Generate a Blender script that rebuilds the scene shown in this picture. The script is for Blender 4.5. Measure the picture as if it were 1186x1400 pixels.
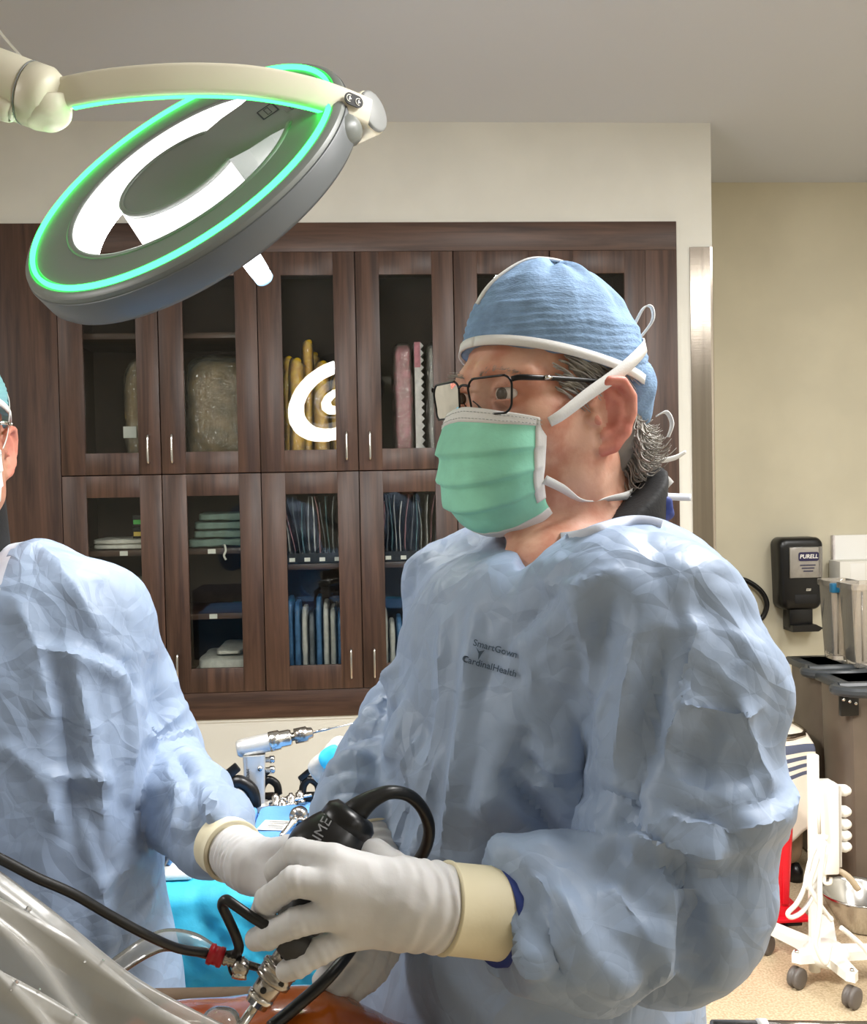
import bpy, bmesh, math, random
import numpy as np
from mathutils import Vector, Matrix
from mathutils.bvhtree import BVHTree
random.seed(7); rng = np.random.default_rng(7)
for o in list(bpy.data.objects): bpy.data.objects.remove(o)
scn = bpy.context.scene
COL = scn.collection

# ---------------------------------------------------------------- camera
FPX, CX, CY = 1400.0, 593.0, 700.0
YAW, PIT, ROLL = math.radians(3.6), math.radians(-1.6), math.radians(1.1)
CAM = np.array([0.0, 0.0, 1.6])
FW = np.array([math.sin(YAW)*math.cos(PIT), math.cos(YAW)*math.cos(PIT), math.sin(PIT)])
_r0 = np.array([math.cos(YAW), -math.sin(YAW), 0.0]); _u0 = np.cross(_r0, FW)
RT = _r0*math.cos(ROLL) - _u0*math.sin(ROLL)
UP = _r0*math.sin(ROLL) + _u0*math.cos(ROLL)
cd = bpy.data.cameras.new('camera'); cam = bpy.data.objects.new('camera', cd); COL.objects.link(cam)
cd.sensor_fit = 'VERTICAL'; cd.sensor_height = 24; cd.sensor_width = 24*1186/1400; cd.lens = 24*FPX/1400
cd.clip_start = 0.05
cam.matrix_world = Matrix(((RT[0], UP[0], -FW[0], CAM[0]), (RT[1], UP[1], -FW[1], CAM[1]), (RT[2], UP[2], -FW[2], CAM[2]), (0, 0, 0, 1)))
scn.camera = cam

# ---------------------------------------------------------------- light and exposure
w = bpy.data.worlds.new('world'); scn.world = w; w.use_nodes = True
w.node_tree.nodes['Background'].inputs[0].default_value = (0.8, 0.85, 1.0, 1)
w.node_tree.nodes['Background'].inputs[1].default_value = 0.05
scn.view_settings.view_transform = 'Standard'; scn.view_settings.look = 'None'
scn.view_settings.gamma = 1.0; scn.view_settings.use_curve_mapping = False
scn.view_settings.exposure = 0.2
def unseen_ceiling_light(name, x, y, sx, sy, power, col=(1, .985, .965)):
    l = bpy.data.lights.new(name, 'AREA'); l.shape = 'RECTANGLE'; l.size = sx; l.size_y = sy
    l.energy = power; l.color = col
    o = bpy.data.objects.new(name, l); COL.objects.link(o); o.location = (x, y, 2.975)
    return o
UNSEEN_LIGHTS = [(-2.7, 1.2, 44), (1.15, 1.45, 70), (2.75, 2.2, 36), (-3.3, .3, 9), (2.6, .2, 30), (-3.5, -1.6, 6), (2.6, -1.6, 10)]  # ceiling area lights without fixtures, all unseen; side ones added as fill
for i, (x, y, p) in enumerate(UNSEEN_LIGHTS):
    unseen_ceiling_light('unseen_light', x, y, .56, 1.16, p)

# ---------------------------------------------------------------- pixel -> place helpers
def ray(px, py): return FW + RT*(px-CX)/FPX - UP*(py-CY)/FPX
def P(px, py, d): return CAM + d*ray(px, py)
def onY(px, py, y):
    v = ray(px, py); return CAM + v*(y/v[1])
def onZ(px, py, z):
    v = ray(px, py); return CAM + v*((z-CAM[2])/v[2])
R0 = _r0; F0 = np.array([math.sin(YAW), math.cos(YAW), 0.0]); ZZ = np.array([0, 0, 1.0])
def cdir(x, y, z=0.0):
    v = R0*x + F0*y + ZZ*z; return v/np.linalg.norm(v)
def nrm(v): v = np.asarray(v, float); return v/np.linalg.norm(v)

# ---------------------------------------------------------------- object helpers
def empty(name, loc, label, cat, group=None):
    o = bpy.data.objects.new(name, None); COL.objects.link(o); o.location = tuple(map(float, loc))
    o.empty_display_size = .05
    o['label'] = label; o['category'] = cat
    if group: o['group'] = group
    return o
def tag(o, label, cat, group=None):
    o['label'] = label; o['category'] = cat
    if group: o['group'] = group
    return o
def wloc(o):
    v = np.array(o.location)
    while o.parent: o = o.parent; v = v + np.array(o.location)
    return v
def obj(name, V, Fs, mats, parent=None, smooth=True, midx=None, base=None, auto=None):
    """one mesh object from world-space vertices; origin at the parent's base or at its own base"""
    V = np.asarray(V, float)
    if parent is not None: org = wloc(parent)
    else: org = base if base is not None else np.array([V[:, 0].mean(), V[:, 1].mean(), V[:, 2].min()])
    me = bpy.data.meshes.new(name)
    L = V - org
    if isinstance(Fs, np.ndarray):
        n = Fs.shape[1]
        me.vertices.add(len(L)); me.vertices.foreach_set('co', L.astype(np.float32).ravel())
        me.loops.add(Fs.size); me.loops.foreach_set('vertex_index', Fs.astype(np.int32).ravel())
        me.polygons.add(len(Fs)); me.polygons.foreach_set('loop_start', np.arange(0, Fs.size, n, dtype=np.int32))
        me.update(calc_edges=True)
    else:
        me.from_pydata([tuple(v) for v in L], [], [tuple(int(i) for i in f) for f in Fs]); me.update()
    if not isinstance(mats, (list, tuple)): mats = [mats]
    for m in mats: me.materials.append(m)
    if midx is not None: me.polygons.foreach_set('material_index', np.asarray(midx, np.int32))
    me.polygons.foreach_set('use_smooth', np.full(len(me.polygons), smooth))
    if auto is not None and smooth: me.set_sharp_from_angle(angle=math.radians(auto))
    me.validate()
    o = bpy.data.objects.new(name, me); COL.objects.link(o)
    if parent is None: o.location = tuple(org)
    else: o.parent = parent
    return o
class G:
    """collects several shapes for one mesh"""
    def __init__(s): s.V = []; s.F = []; s.M = []; s.n = 0
    def add(s, VF, m=0):
        V, Fs = VF; V = np.asarray(V, float)
        s.V.append(V); s.F += [tuple(int(i)+s.n for i in f) for f in Fs]; s.M += [m]*len(Fs); s.n += len(V); return s
    def build(s, name, mats, parent=None, smooth=True, auto=35):
        return obj(name, np.vstack(s.V), s.F, mats, parent, smooth, s.M, auto=auto)
def copy_tree(o, parent=None, delta=None):
    c = o.copy(); COL.objects.link(c); c.parent = parent
    if delta is not None: c.location = tuple(np.array(o.location)+np.array(delta))
    for ch in list(o.children): copy_tree(ch, c)
    return c

# ---------------------------------------------------------------- shapes (return V, F)
def box(c, s, bev=0.0, ax=None, seg=2):
    bm = bmesh.new(); bmesh.ops.create_cube(bm, size=1)
    for v in bm.verts: v.co = Vector((v.co.x*s[0], v.co.y*s[1], v.co.z*s[2]))
    if bev > 0: bmesh.ops.bevel(bm, geom=list(bm.edges), offset=min(bev, min(s)*.49), segments=seg, affect='EDGES', profile=.5)
    V = np.array([v.co[:] for v in bm.verts]); F = [[v.index for v in f.verts] for f in bm.faces]; bm.free()
    if ax is not None: V = V @ np.array(ax)
    return V + np.asarray(c, float), F
def boxmm(a, b, bev=0.0):
    a = np.array(a, float); b = np.array(b, float); return box((a+b)/2, np.abs(b-a), bev)
def crom(pts, n=8, closed=False):
    p = np.asarray(pts, float); m = len(p); out = []
    rng_ = range(m if closed else m-1)
    for i in rng_:
        if closed: a, b, c, d = p[(i-1) % m], p[i], p[(i+1) % m], p[(i+2) % m]
        else: a, b, c, d = p[max(i-1, 0)], p[i], p[i+1], p[min(i+2, m-1)]
        for k in range(n):
            t = k/n
            out.append(.5*((2*b)+(-a+c)*t+(2*a-5*b+4*c-d)*t*t+(-a+3*b-3*c+d)*t**3))
    if not closed: out.append(p[-1])
    return np.array(out)
def frames(p, closed=False, up=None):
    T = np.gradient(p, axis=0)
    if closed: T = np.roll(p, -1, 0)-np.roll(p, 1, 0)
    T /= np.linalg.norm(T, axis=1)[:, None]+1e-12
    N = np.zeros_like(p)
    u = np.array(up if up is not None else ([0, 0, 1.] if abs(T[0, 2]) < .9 else [1., 0, 0]), float)
    for i in range(len(p)):
        if up is not None: u = np.array(up, float)
        n = u - T[i]*(u@T[i]); n /= np.linalg.norm(n)+1e-12; N[i] = n; u = n
    return T, N, np.cross(T, N)
def tube(pts, r, n=12, smooth=6, closed=False, sy=1.0, up=None):
    pts = np.asarray(pts, float); m = len(pts)
    rr = np.full(m, r, float) if np.isscalar(r) else np.asarray(r, float)
    if smooth:
        p = crom(pts, smooth, closed); q = crom(np.column_stack([rr]*3), smooth, closed)[:, 0]
    else: p, q = pts, rr
    T, N, B = frames(p, closed, up)
    a = np.linspace(0, 2*math.pi, n, endpoint=False)
    V = (p[:, None] + q[:, None, None]*(np.cos(a)[None, :, None]*N[:, None]*sy + np.sin(a)[None, :, None]*B[:, None])).reshape(-1, 3)
    F = []; k = len(p)
    for i in range(k if closed else k-1):
        for j in range(n):
            i2 = (i+1) % k; F.append((i*n+j, i2*n+j, i2*n+(j+1) % n, i*n+(j+1) % n))
    if not closed:
        F.append(tuple(range(n))[::1]); F.append(tuple((k-1)*n+j for j in range(n))[::-1])
        F[-2] = tuple(range(n))
    return V, [f[::-1] for f in F]
def lathe(a, b, prof, n=24):
    """prof: (t along a->b 0..1, radius)"""
    a = np.asarray(a, float); b = np.asarray(b, float)
    p = np.array([a+(b-a)*t for t, _ in prof]); r = np.array([max(q, 1e-5) for _, q in prof])
    ax = nrm(b-a); u = np.array([0, 0, 1.]) if abs(ax[2]) < .9 else np.array([1., 0, 0])
    N = nrm(u-ax*(u@ax)); B = np.cross(ax, N); an = np.linspace(0, 2*math.pi, n, endpoint=False)
    V = (p[:, None] + r[:, None, None]*(np.cos(an)[None, :, None]*N + np.sin(an)[None, :, None]*B)).reshape(-1, 3)
    F = []; k = len(p)
    for i in range(k-1):
        for j in range(n): F.append((i*n+j, i*n+(j+1) % n, (i+1)*n+(j+1) % n, (i+1)*n+j))
    F.append(tuple(range(n))[::-1]); F.append(tuple((k-1)*n+j for j in range(n)))
    return V, F
def ribbon(pts, wid, thick=.0012, up=(0, 0, 1), smooth=6):
    """flat strip; width along `up` (made perpendicular to the path)"""
    pts = np.asarray(pts, float)
    p = crom(pts, smooth) if smooth else pts
    if np.ndim(up) == 2: U = crom(np.asarray(up, float), smooth) if smooth else np.asarray(up, float)
    else: U = np.tile(np.asarray(up, float), (len(p), 1))
    W = np.full(len(p), wid, float) if np.isscalar(wid) else np.interp(np.linspace(0, 1, len(p)), np.linspace(0, 1, len(wid)), wid)
    T = np.gradient(p, axis=0); T /= np.linalg.norm(T, axis=1)[:, None]+1e-12
    N = U - T*(U*T).sum(1)[:, None]; N /= np.linalg.norm(N, axis=1)[:, None]+1e-12
    B = np.cross(T, N)
    V = np.stack([p+N*W[:, None]/2+B*thick/2, p-N*W[:, None]/2+B*thick/2, p-N*W[:, None]/2-B*thick/2, p+N*W[:, None]/2-B*thick/2], 1).reshape(-1, 3)
    F = []
    for i in range(len(p)-1):
        for j in range(4): F.append((i*4+j, i*4+(j+1) % 4, (i+1)*4+(j+1) % 4, (i+1)*4+j))
    F.append((3, 2, 1, 0)); k = (len(p)-1)*4; F.append((k, k+1, k+2, k+3))
    return V, F
def gridsurf(Pt, thick=0.0, nrmf=None):
    """Pt: (m,n,3) points -> quad sheet (with thickness if given)"""
    m, n, _ = Pt.shape
    idx = np.arange(m*n).reshape(m, n)
    Q = np.stack([idx[:-1, :-1], idx[1:, :-1], idx[1:, 1:], idx[:-1, 1:]], -1).reshape(-1, 4)
    V = Pt.reshape(-1, 3)
    if thick == 0: return V, Q
    du = np.gradient(Pt, axis=0); dv = np.gradient(Pt, axis=1); N = np.cross(du, dv); N /= np.linalg.norm(N, axis=2)[..., None]+1e-12
    V2 = (Pt - N*thick).reshape(-1, 3)
    e = m*n; Fs = [Q, Q[:, ::-1]+e]
    def side(a): return np.stack([a[:-1], a[:-1]+e, a[1:]+e, a[1:]], -1)
    Fs += [side(idx[0, :])[:, ::-1], side(idx[-1, :]), side(idx[:, 0]), side(idx[:, -1])[:, ::-1]]
    return np.vstack([V, V2]), np.vstack(Fs)
def extrude_poly(pts2, o, ex, ey, ez, h):
    """polygon in the (ex,ey) plane at o, extruded by h along ez"""
    n = len(pts2); o = np.asarray(o, float)
    A = np.array([o+ex*x+ey*y for x, y in pts2]); B = A+np.asarray(ez)*h
    F = [tuple(range(n))[::-1], tuple(range(n, 2*n))]+[(i, (i+1) % n, n+(i+1) % n, n+i) for i in range(n)]
    return np.vstack([A, B]), F
def rrect(w_, h_, r, n=5):
    out = []
    for cx, cy, a0 in ((w_/2-r, h_/2-r, 0), (-w_/2+r, h_/2-r, 90), (-w_/2+r, -h_/2+r, 180), (w_/2-r, -h_/2+r, 270)):
        for k in range(n+1):
            a = math.radians(a0+90*k/n); out.append((cx+r*math.cos(a), cy+r*math.sin(a)))
    return out
def text_mesh(s, size, o, ex, ey, depth=.0004, bold=0.0, shear=0.0):
    cu = bpy.data.curves.new('t', 'FONT'); cu.body = s; cu.size = size; cu.extrude = depth/2; cu.align_x = 'CENTER'; cu.align_y = 'CENTER'; cu.offset = bold; cu.shear = shear
    cu.resolution_u = 3
    ob = bpy.data.objects.new('t', cu); COL.objects.link(ob)
    me = bpy.data.meshes.new_from_object(ob.evaluated_get(bpy.context.evaluated_depsgraph_get()))
    V = np.array([v.co[:] for v in me.vertices]); F = [tuple(p.vertices) for p in me.polygons]
    bpy.data.objects.remove(ob); bpy.data.curves.remove(cu); bpy.data.meshes.remove(me)
    ez = np.cross(ex, ey)
    return np.asarray(o)+V[:, :1]*ex+V[:, 1:2]*ey+V[:, 2:3]*ez, F

# ---------------------------------------------------------------- noise
def _hash(i, j, k, s):
    n = (i.astype(np.int64)*374761393 + j.astype(np.int64)*668265263 + k.astype(np.int64)*2147483647 + s*1274126177) & 0xffffffff
    n = ((n ^ (n >> 13))*1274126177) & 0xffffffff
    n = ((n ^ (n >> 16))*668265263) & 0xffffffff
    return (n ^ (n >> 15)) & 0xffffffff
def perlin(p, seed=0):
    p = np.asarray(p, float); i = np.floor(p).astype(np.int64); f = p-i; u = f*f*f*(f*(f*6-15)+10); r = 0
    for dx in (0, 1):
        for dy in (0, 1):
            for dz in (0, 1):
                h = _hash(i[:, 0]+dx, i[:, 1]+dy, i[:, 2]+dz, seed)
                gx = ((h & 1023)/511.5-1); gy = (((h >> 10) & 1023)/511.5-1); gz = (((h >> 20) & 1023)/511.5-1)
                d = gx*(f[:, 0]-dx)+gy*(f[:, 1]-dy)+gz*(f[:, 2]-dz)
                wt = (u[:, 0] if dx else 1-u[:, 0])*(u[:, 1] if dy else 1-u[:, 1])*(u[:, 2] if dz else 1-u[:, 2])
                r = r+wt*d
    return r
def worley2(p, seed=0, jit=.9):
    p = np.asarray(p, float); i = np.floor(p).astype(np.int64); best = np.full(len(p), 9.0); sec = np.full(len(p), 9.0)
    for dx in (-1, 0, 1):
        for dy in (-1, 0, 1):
            for dz in (-1, 0, 1):
                c = i+np.array([dx, dy, dz]); h = _hash(c[:, 0], c[:, 1], c[:, 2], seed)
                q = c+.5+jit*(np.stack([(h & 1023)/1023., ((h >> 10) & 1023)/1023., ((h >> 20) & 1023)/1023.], 1)-.5)
                d = ((p-q)**2).sum(1)
                sec = np.minimum(sec, np.maximum(d, best)); best = np.minimum(best, d)
    return best, sec
_RA = np.linalg.qr(np.random.default_rng(3).normal(size=(3, 3)))[0]
def facet(p, freq, seed, warp=.3):
    """creased-sheet relief, -1..1: flat random facets meeting in sharp ridges and valleys"""
    q = (np.asarray(p, float)*freq) @ _RA
    q = q+warp*np.stack([perlin(q*.6+3.1*k, seed+11*k) for k in range(3)], 1)*1.6
    i = np.floor(q).astype(np.int64); f = q-i; o = np.argsort(-f, axis=1); fs = np.take_along_axis(f, o, 1)
    def val(c): h = _hash(c[:, 0], c[:, 1], c[:, 2], seed); return (h & 0xffff)/32767.5-1
    r_ = np.arange(len(q)); c = i.copy(); out = val(c)*(1-fs[:, 0])
    for k in range(3):
        c[r_, o[:, k]] += 1; out += val(c)*(fs[:, k]-(fs[:, k+1] if k < 2 else 0))
    return out
def crumple(p, freq, seed, warp=.35): return .32*facet(p, freq*.8, seed, warp)
def ridge(p, freq, seed):
    return 1-2.2*np.abs(perlin(p*freq, seed))

# ---------------------------------------------------------------- implicit surfaces
def sph(p, c, r): return np.sqrt(((p-np.float32(c))**2).sum(-1))-r
def cap(p, a, b, ra, rb=None):
    rb = ra if rb is None else rb
    a = np.asarray(a, np.float32); b = np.asarray(b, np.float32); d = b-a; L = max(float(d@d), 1e-12)
    t = np.clip(((p-a)@d)/L, 0, 1)
    return np.sqrt(((p-a-t[..., None]*d)**2).sum(-1))-(ra+(rb-ra)*t)
def ell(p, c, r):
    q = (p-np.float32(c))/np.float32(r); k0 = np.sqrt((q**2).sum(-1)); k1 = np.sqrt(((q/np.float32(r))**2).sum(-1))
    return k0*(k0-1)/np.maximum(k1, 1e-6)
def chain(p, pts, rs, k=0):
    d = None
    for i in range(len(pts)-1):
        e = cap(p, pts[i], pts[i+1], rs[i], rs[i+1]); d = e if d is None else (smin(d, e, k) if k else np.minimum(d, e))
    return d
def smin(a, b, k):
    h = np.maximum(k-np.abs(a-b), 0)/k; return np.minimum(a, b)-h*h*k*.25
def smax(a, b, k): return -smin(-a, -b, k)
def nets(fn, lo, hi, h):
    lo = np.asarray(lo, float); hi = np.asarray(hi, float); n = np.ceil((hi-lo)/h).astype(int)+1
    ax = [np.float32(lo[i]+h*np.arange(n[i])) for i in range(3)]
    D = np.empty(n, np.float32); step = max(1, int(6e5//(n[1]*n[2])))
    for s in range(0, n[0], step):
        g = np.stack(np.meshgrid(ax[0][s:s+step], ax[1], ax[2], indexing='ij'), -1); D[s:s+step] = fn(g)
    S = D < 0
    c = np.zeros(n-1, np.int8)
    for a in (0, 1):
        for b in (0, 1):
            for d in (0, 1): c += S[a:n[0]-1+a, b:n[1]-1+b, d:n[2]-1+d]
    act = (c > 0) & (c < 8); ids = np.full(n-1, -1, np.int64); I = np.argwhere(act); ids[act] = np.arange(len(I))
    off = np.array([(a, b, d) for a in (0, 1) for b in (0, 1) for d in (0, 1)])
    g = np.stack([D[tuple((I+o).T)] for o in off], 1); acc = np.zeros((len(I), 3)); cnt = np.zeros(len(I))
    for a in range(8):
        for b in range(a+1, 8):
            if np.abs(off[a]-off[b]).sum() != 1: continue
            m = (g[:, a] < 0) != (g[:, b] < 0); t = np.where(m, g[:, a]/np.where(m, g[:, a]-g[:, b], 1), 0)
            acc += m[:, None]*(off[a]+t[:, None]*(off[b]-off[a])); cnt += m
    V = lo+h*(I+acc/np.maximum(cnt, 1)[:, None]); Q = []
    for x in range(3):
        y, z = (x+1) % 3, (x+2) % 3
        sl0 = [slice(1, -1)]*3; sl1 = [slice(1, -1)]*3; sl0[x] = slice(0, -1); sl1[x] = slice(1, None)
        A = S[tuple(sl0)]; B = S[tuple(sl1)]; e = np.argwhere(A != B); inside = A[tuple(e.T)]
        base = e.copy(); base[:, y] += 1; base[:, z] += 1
        def cell(dy, dz):
            q = base.copy(); q[:, y] -= dy; q[:, z] -= dz; return ids[tuple(q.T)]
        q = np.stack([cell(1, 1), cell(0, 1), cell(0, 0), cell(1, 0)], 1); q[~inside] = q[~inside][:, ::-1]; Q.append(q)
    Q = np.vstack(Q); return V, Q[(Q >= 0).all(1)]
def vnorm(V, Q):
    n = np.cross(V[Q[:, 2]]-V[Q[:, 0]], V[Q[:, 3]]-V[Q[:, 1]]); N = np.zeros_like(V)
    for k in range(4):
        for a in range(3): N[:, a] += np.bincount(Q[:, k], n[:, a], len(V))
    return N/(np.linalg.norm(N, axis=1)[:, None]+1e-12)
def relax(V, Q, it=2, lam=.5):
    for _ in range(it):
        S = np.zeros_like(V); c = np.zeros(len(V))
        for k in range(4):
            a, b = Q[:, k], Q[:, (k+1) % 4]
            for x in range(3): S[:, x] += np.bincount(a, V[b, x], len(V))+np.bincount(b, V[a, x], len(V))
            c += np.bincount(a, minlength=len(V))+np.bincount(b, minlength=len(V))
        V = V+lam*(S/np.maximum(c, 1)[:, None]-V)
    return V
def project(V):
    q = V-CAM; d = q@FW; return CX+FPX*(q@RT)/d, CY-FPX*(q@UP)/d, d
def segdist(V, pts):
    """distance to a polyline and the parameter 0..1 along it"""
    best = np.full(len(V), 9.0); tt = np.zeros(len(V)); n = len(pts)-1
    for i in range(n):
        a, b = pts[i], pts[i+1]; d = b-a; t = np.clip(((V-a)@d)/(d@d+1e-12), 0, 1); q = np.linalg.norm(V-a-t[:, None]*d, axis=1)
        m = q < best; best[m] = q[m]; tt[m] = (i+t[m])/n
    return best, tt
# ---------------------------------------------------------------- materials
def s2l(c): return tuple(((x/255)/12.92 if x/255 <= .04045 else ((x/255+.055)/1.055)**2.4) for x in c)
def mat(name, rgb, rough=.5, metal=0.0, spec=.5, var=0.0, vscale=20.0, vrgb=None, stretch=(1, 1, 1), bump=0.0, bscale=200.0, bstretch=(1, 1, 1),
        alpha=1.0, trans=0.0, ior=1.45, sheen=0.0, sss=0.0, emit=None, estr=0.0, coat=0.0, aniso=0.0, detail=4.0, bdist=.002, wave=None):
    m = bpy.data.materials.new(name); m.use_nodes = True; nt = m.node_tree; b = nt.nodes['Principled BSDF']; N = nt.nodes.new; K = nt.links.new
    c = s2l(rgb)+(1,); b.inputs['Base Color'].default_value = c
    b.inputs['Roughness'].default_value = rough; b.inputs['Metallic'].default_value = metal; b.inputs['Specular IOR Level'].default_value = spec
    b.inputs['Alpha'].default_value = alpha; b.inputs['Transmission Weight'].default_value = trans; b.inputs['IOR'].default_value = ior
    b.inputs['Sheen Weight'].default_value = sheen; b.inputs['Coat Weight'].default_value = coat; b.inputs['Anisotropic'].default_value = aniso
    if sss: b.inputs['Subsurface Weight'].default_value = sss; b.inputs['Subsurface Radius'].default_value = (.01, .004, .002); b.inputs['Subsurface Scale'].default_value = .5
    if emit is not None: b.inputs['Emission Color'].default_value = s2l(emit)+(1,); b.inputs['Emission Strength'].default_value = estr
    tc = None
    def coord(st):
        nonlocal tc
        if tc is None: tc = N('ShaderNodeTexCoord')
        mp = N('ShaderNodeMapping'); mp.inputs['Scale'].default_value = st; K(tc.outputs['Object'], mp.inputs['Vector']); return mp.outputs['Vector']
    if var > 0 or vrgb is not None:
        n = N('ShaderNodeTexNoise'); n.inputs['Scale'].default_value = vscale; n.inputs['Detail'].default_value = detail; K(coord(stretch), n.inputs['Vector'])
        r = N('ShaderNodeValToRGB'); r.color_ramp.elements[0].position = .5-.5*min(var, .95)*.5-.1; r.color_ramp.elements[1].position = .5+.5*min(var, .95)*.5+.1
        r.color_ramp.elements[0].color = c; r.color_ramp.elements[1].color = s2l(vrgb if vrgb is not None else tuple(x*(1-var) for x in rgb))+(1,)
        K(n.outputs['Fac'], r.inputs['Fac']); K(r.outputs['Color'], b.inputs['Base Color'])
    if bump > 0:
        n = N('ShaderNodeTexNoise'); n.inputs['Scale'].default_value = bscale; n.inputs['Detail'].default_value = 3; K(coord(bstretch), n.inputs['Vector'])
        u = N('ShaderNodeBump'); u.inputs['Strength'].default_value = bump; u.inputs['Distance'].default_value = bdist
        K(n.outputs['Fac'], u.inputs['Height']); K(u.outputs['Normal'], b.inputs['Normal'])
    return m
def emis(name, rgb, s):
    m = bpy.data.materials.new(name); m.use_nodes = True; nt = m.node_tree; nt.nodes.remove(nt.nodes['Principled BSDF'])
    e = nt.nodes.new('ShaderNodeEmission'); e.inputs[0].default_value = tuple(rgb)+(1,); e.inputs[1].default_value = s
    nt.links.new(e.outputs[0], nt.nodes['Material Output'].inputs[0]); return m
def glassy(name, rgb=(255, 255, 255), rough=.02, ior=1.5, tint=(255, 255, 255), solid=0.0, srgb=(200, 200, 200), bump=0.0, bscale=40, srough=.3, bdist=.004):
    """thin clear sheet: transparent + fresnel gloss (+ a share of milky plastic)"""
    m = bpy.data.materials.new(name); m.use_nodes = True; nt = m.node_tree; N = nt.nodes.new; K = nt.links.new
    nt.nodes.remove(nt.nodes['Principled BSDF'])
    t = N('ShaderNodeBsdfTransparent'); t.inputs[0].default_value = s2l(tint)+(1,)
    g = N('ShaderNodeBsdfGlossy'); g.inputs['Roughness'].default_value = rough; g.inputs[0].default_value = s2l(rgb)+(1,)
    f = N('ShaderNodeFresnel'); f.inputs['IOR'].default_value = ior
    mx = N('ShaderNodeMixShader'); K(f.outputs[0], mx.inputs[0]); last = t.outputs[0]
    if solid > 0:
        p = N('ShaderNodeBsdfPrincipled'); p.inputs['Base Color'].default_value = s2l(srgb)+(1,); p.inputs['Roughness'].default_value = srough
        m2 = N('ShaderNodeMixShader'); m2.inputs[0].default_value = solid; K(last, m2.inputs[1]); K(p.outputs[0], m2.inputs[2]); last = m2.outputs[0]
    K(last, mx.inputs[1]); K(g.outputs[0], mx.inputs[2]); K(mx.outputs[0], nt.nodes['Material Output'].inputs[0])
    if bump > 0:
        tc = N('ShaderNodeTexCoord'); n = N('ShaderNodeTexNoise'); n.inputs['Scale'].default_value = bscale; n.inputs['Detail'].default_value = 3; K(tc.outputs['Object'], n.inputs['Vector'])
        u = N('ShaderNodeBump'); u.inputs['Strength'].default_value = bump; u.inputs['Distance'].default_value = bdist; K(n.outputs['Fac'], u.inputs['Height'])
        K(u.outputs['Normal'], g.inputs['Normal']); K(u.outputs['Normal'], f.inputs['Normal'])
        if solid > 0: K(u.outputs['Normal'], p.inputs['Normal'])
    return m
def wood(name, st, dark=(52, 34, 26), light=(88, 63, 50)):
    m = bpy.data.materials.new(name); m.use_nodes = True; nt = m.node_tree; N = nt.nodes.new; K = nt.links.new; b = nt.nodes['Principled BSDF']
    tc = N('ShaderNodeTexCoord'); mp = N('ShaderNodeMapping'); mp.inputs['Scale'].default_value = st; K(tc.outputs['Object'], mp.inputs['Vector'])
    geo = N('ShaderNodeObjectInfo'); ad = N('ShaderNodeVectorMath'); ad.operation = 'ADD'
    cb = N('ShaderNodeCombineXYZ'); ml = N('ShaderNodeMath'); ml.operation = 'MULTIPLY'; ml.inputs[1].default_value = 37.0
    K(geo.outputs['Random'], ml.inputs[0]); K(ml.outputs[0], cb.inputs[0]); K(ml.outputs[0], cb.inputs[2]); K(mp.outputs[0], ad.inputs[0]); K(cb.outputs[0], ad.inputs[1])
    n = N('ShaderNodeTexNoise'); n.inputs['Scale'].default_value = 1.0; n.inputs['Detail'].default_value = 6; n.inputs['Roughness'].default_value = .62; n.inputs['Distortion'].default_value = .5
    K(ad.outputs[0], n.inputs['Vector'])
    r = N('ShaderNodeValToRGB'); e = r.color_ramp.elements; e[0].position = .36; e[0].color = s2l(dark)+(1,); e[1].position = .66; e[1].color = s2l(light)+(1,)
    K(n.outputs['Fac'], r.inputs['Fac']); K(r.outputs['Color'], b.inputs['Base Color']); b.inputs['Roughness'].default_value = .42
    u = N('ShaderNodeBump'); u.inputs['Strength'].default_value = .15; u.inputs['Distance'].default_value = .001; K(n.outputs['Fac'], u.inputs['Height']); K(u.outputs['Normal'], b.inputs['Normal'])
    return m
M = {}
M['wall'] = mat('wall_paint', (218, 216, 206), .7, var=.03, vscale=3, bump=.06, bscale=300)
M['wall2'] = mat('alcove_paint', (206, 199, 176), .7, var=.03, vscale=3, bump=.06, bscale=300)
M['ceil'] = mat('ceiling_paint', (200, 203, 208), .85, bump=.08, bscale=260)
M['floor'] = mat('floor_vinyl', (206, 188, 158), .35, vrgb=(178, 158, 128), vscale=130, bump=.02, bscale=80)
M['wood'] = wood('walnut_upright', (34, 34, 1.7)); M['woodh'] = wood('walnut_level', (1.7, 34, 34))
M['inner'] = mat('cabinet_inside', (66, 50, 41), .6, var=.15, vscale=20)
M['glass'] = glassy('door_glass', rough=.0, ior=1.36, tint=(246, 248, 246))
M['steel'] = mat('brushed_steel', (176, 166, 154), .17, 1.0, var=.06, vscale=60, stretch=(1, 1, .02), bump=.03, bscale=300, bstretch=(.02, .02, 1))
M['chrome'] = mat('satin_chrome', (210, 208, 204), .18, 1.0)
M['dmetal'] = mat('instrument_steel', (178, 172, 165), .24, 1.0, var=.1, vscale=60)
M['white'] = mat('white_enamel', (240, 238, 230), .35); M['whitep'] = mat('white_plastic', (238, 237, 232), .4)
M['black'] = mat('black_plastic', (16, 16, 17), .3); M['blackm'] = mat('black_matte', (20, 20, 21), .6)
M['gap'] = mat('shadow_gap_board', (18, 10, 8), .8)
M['paper'] = mat('white_paper', (232, 230, 222), .8); M['ink'] = mat('dark_ink', (40, 42, 48), .7)

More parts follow.
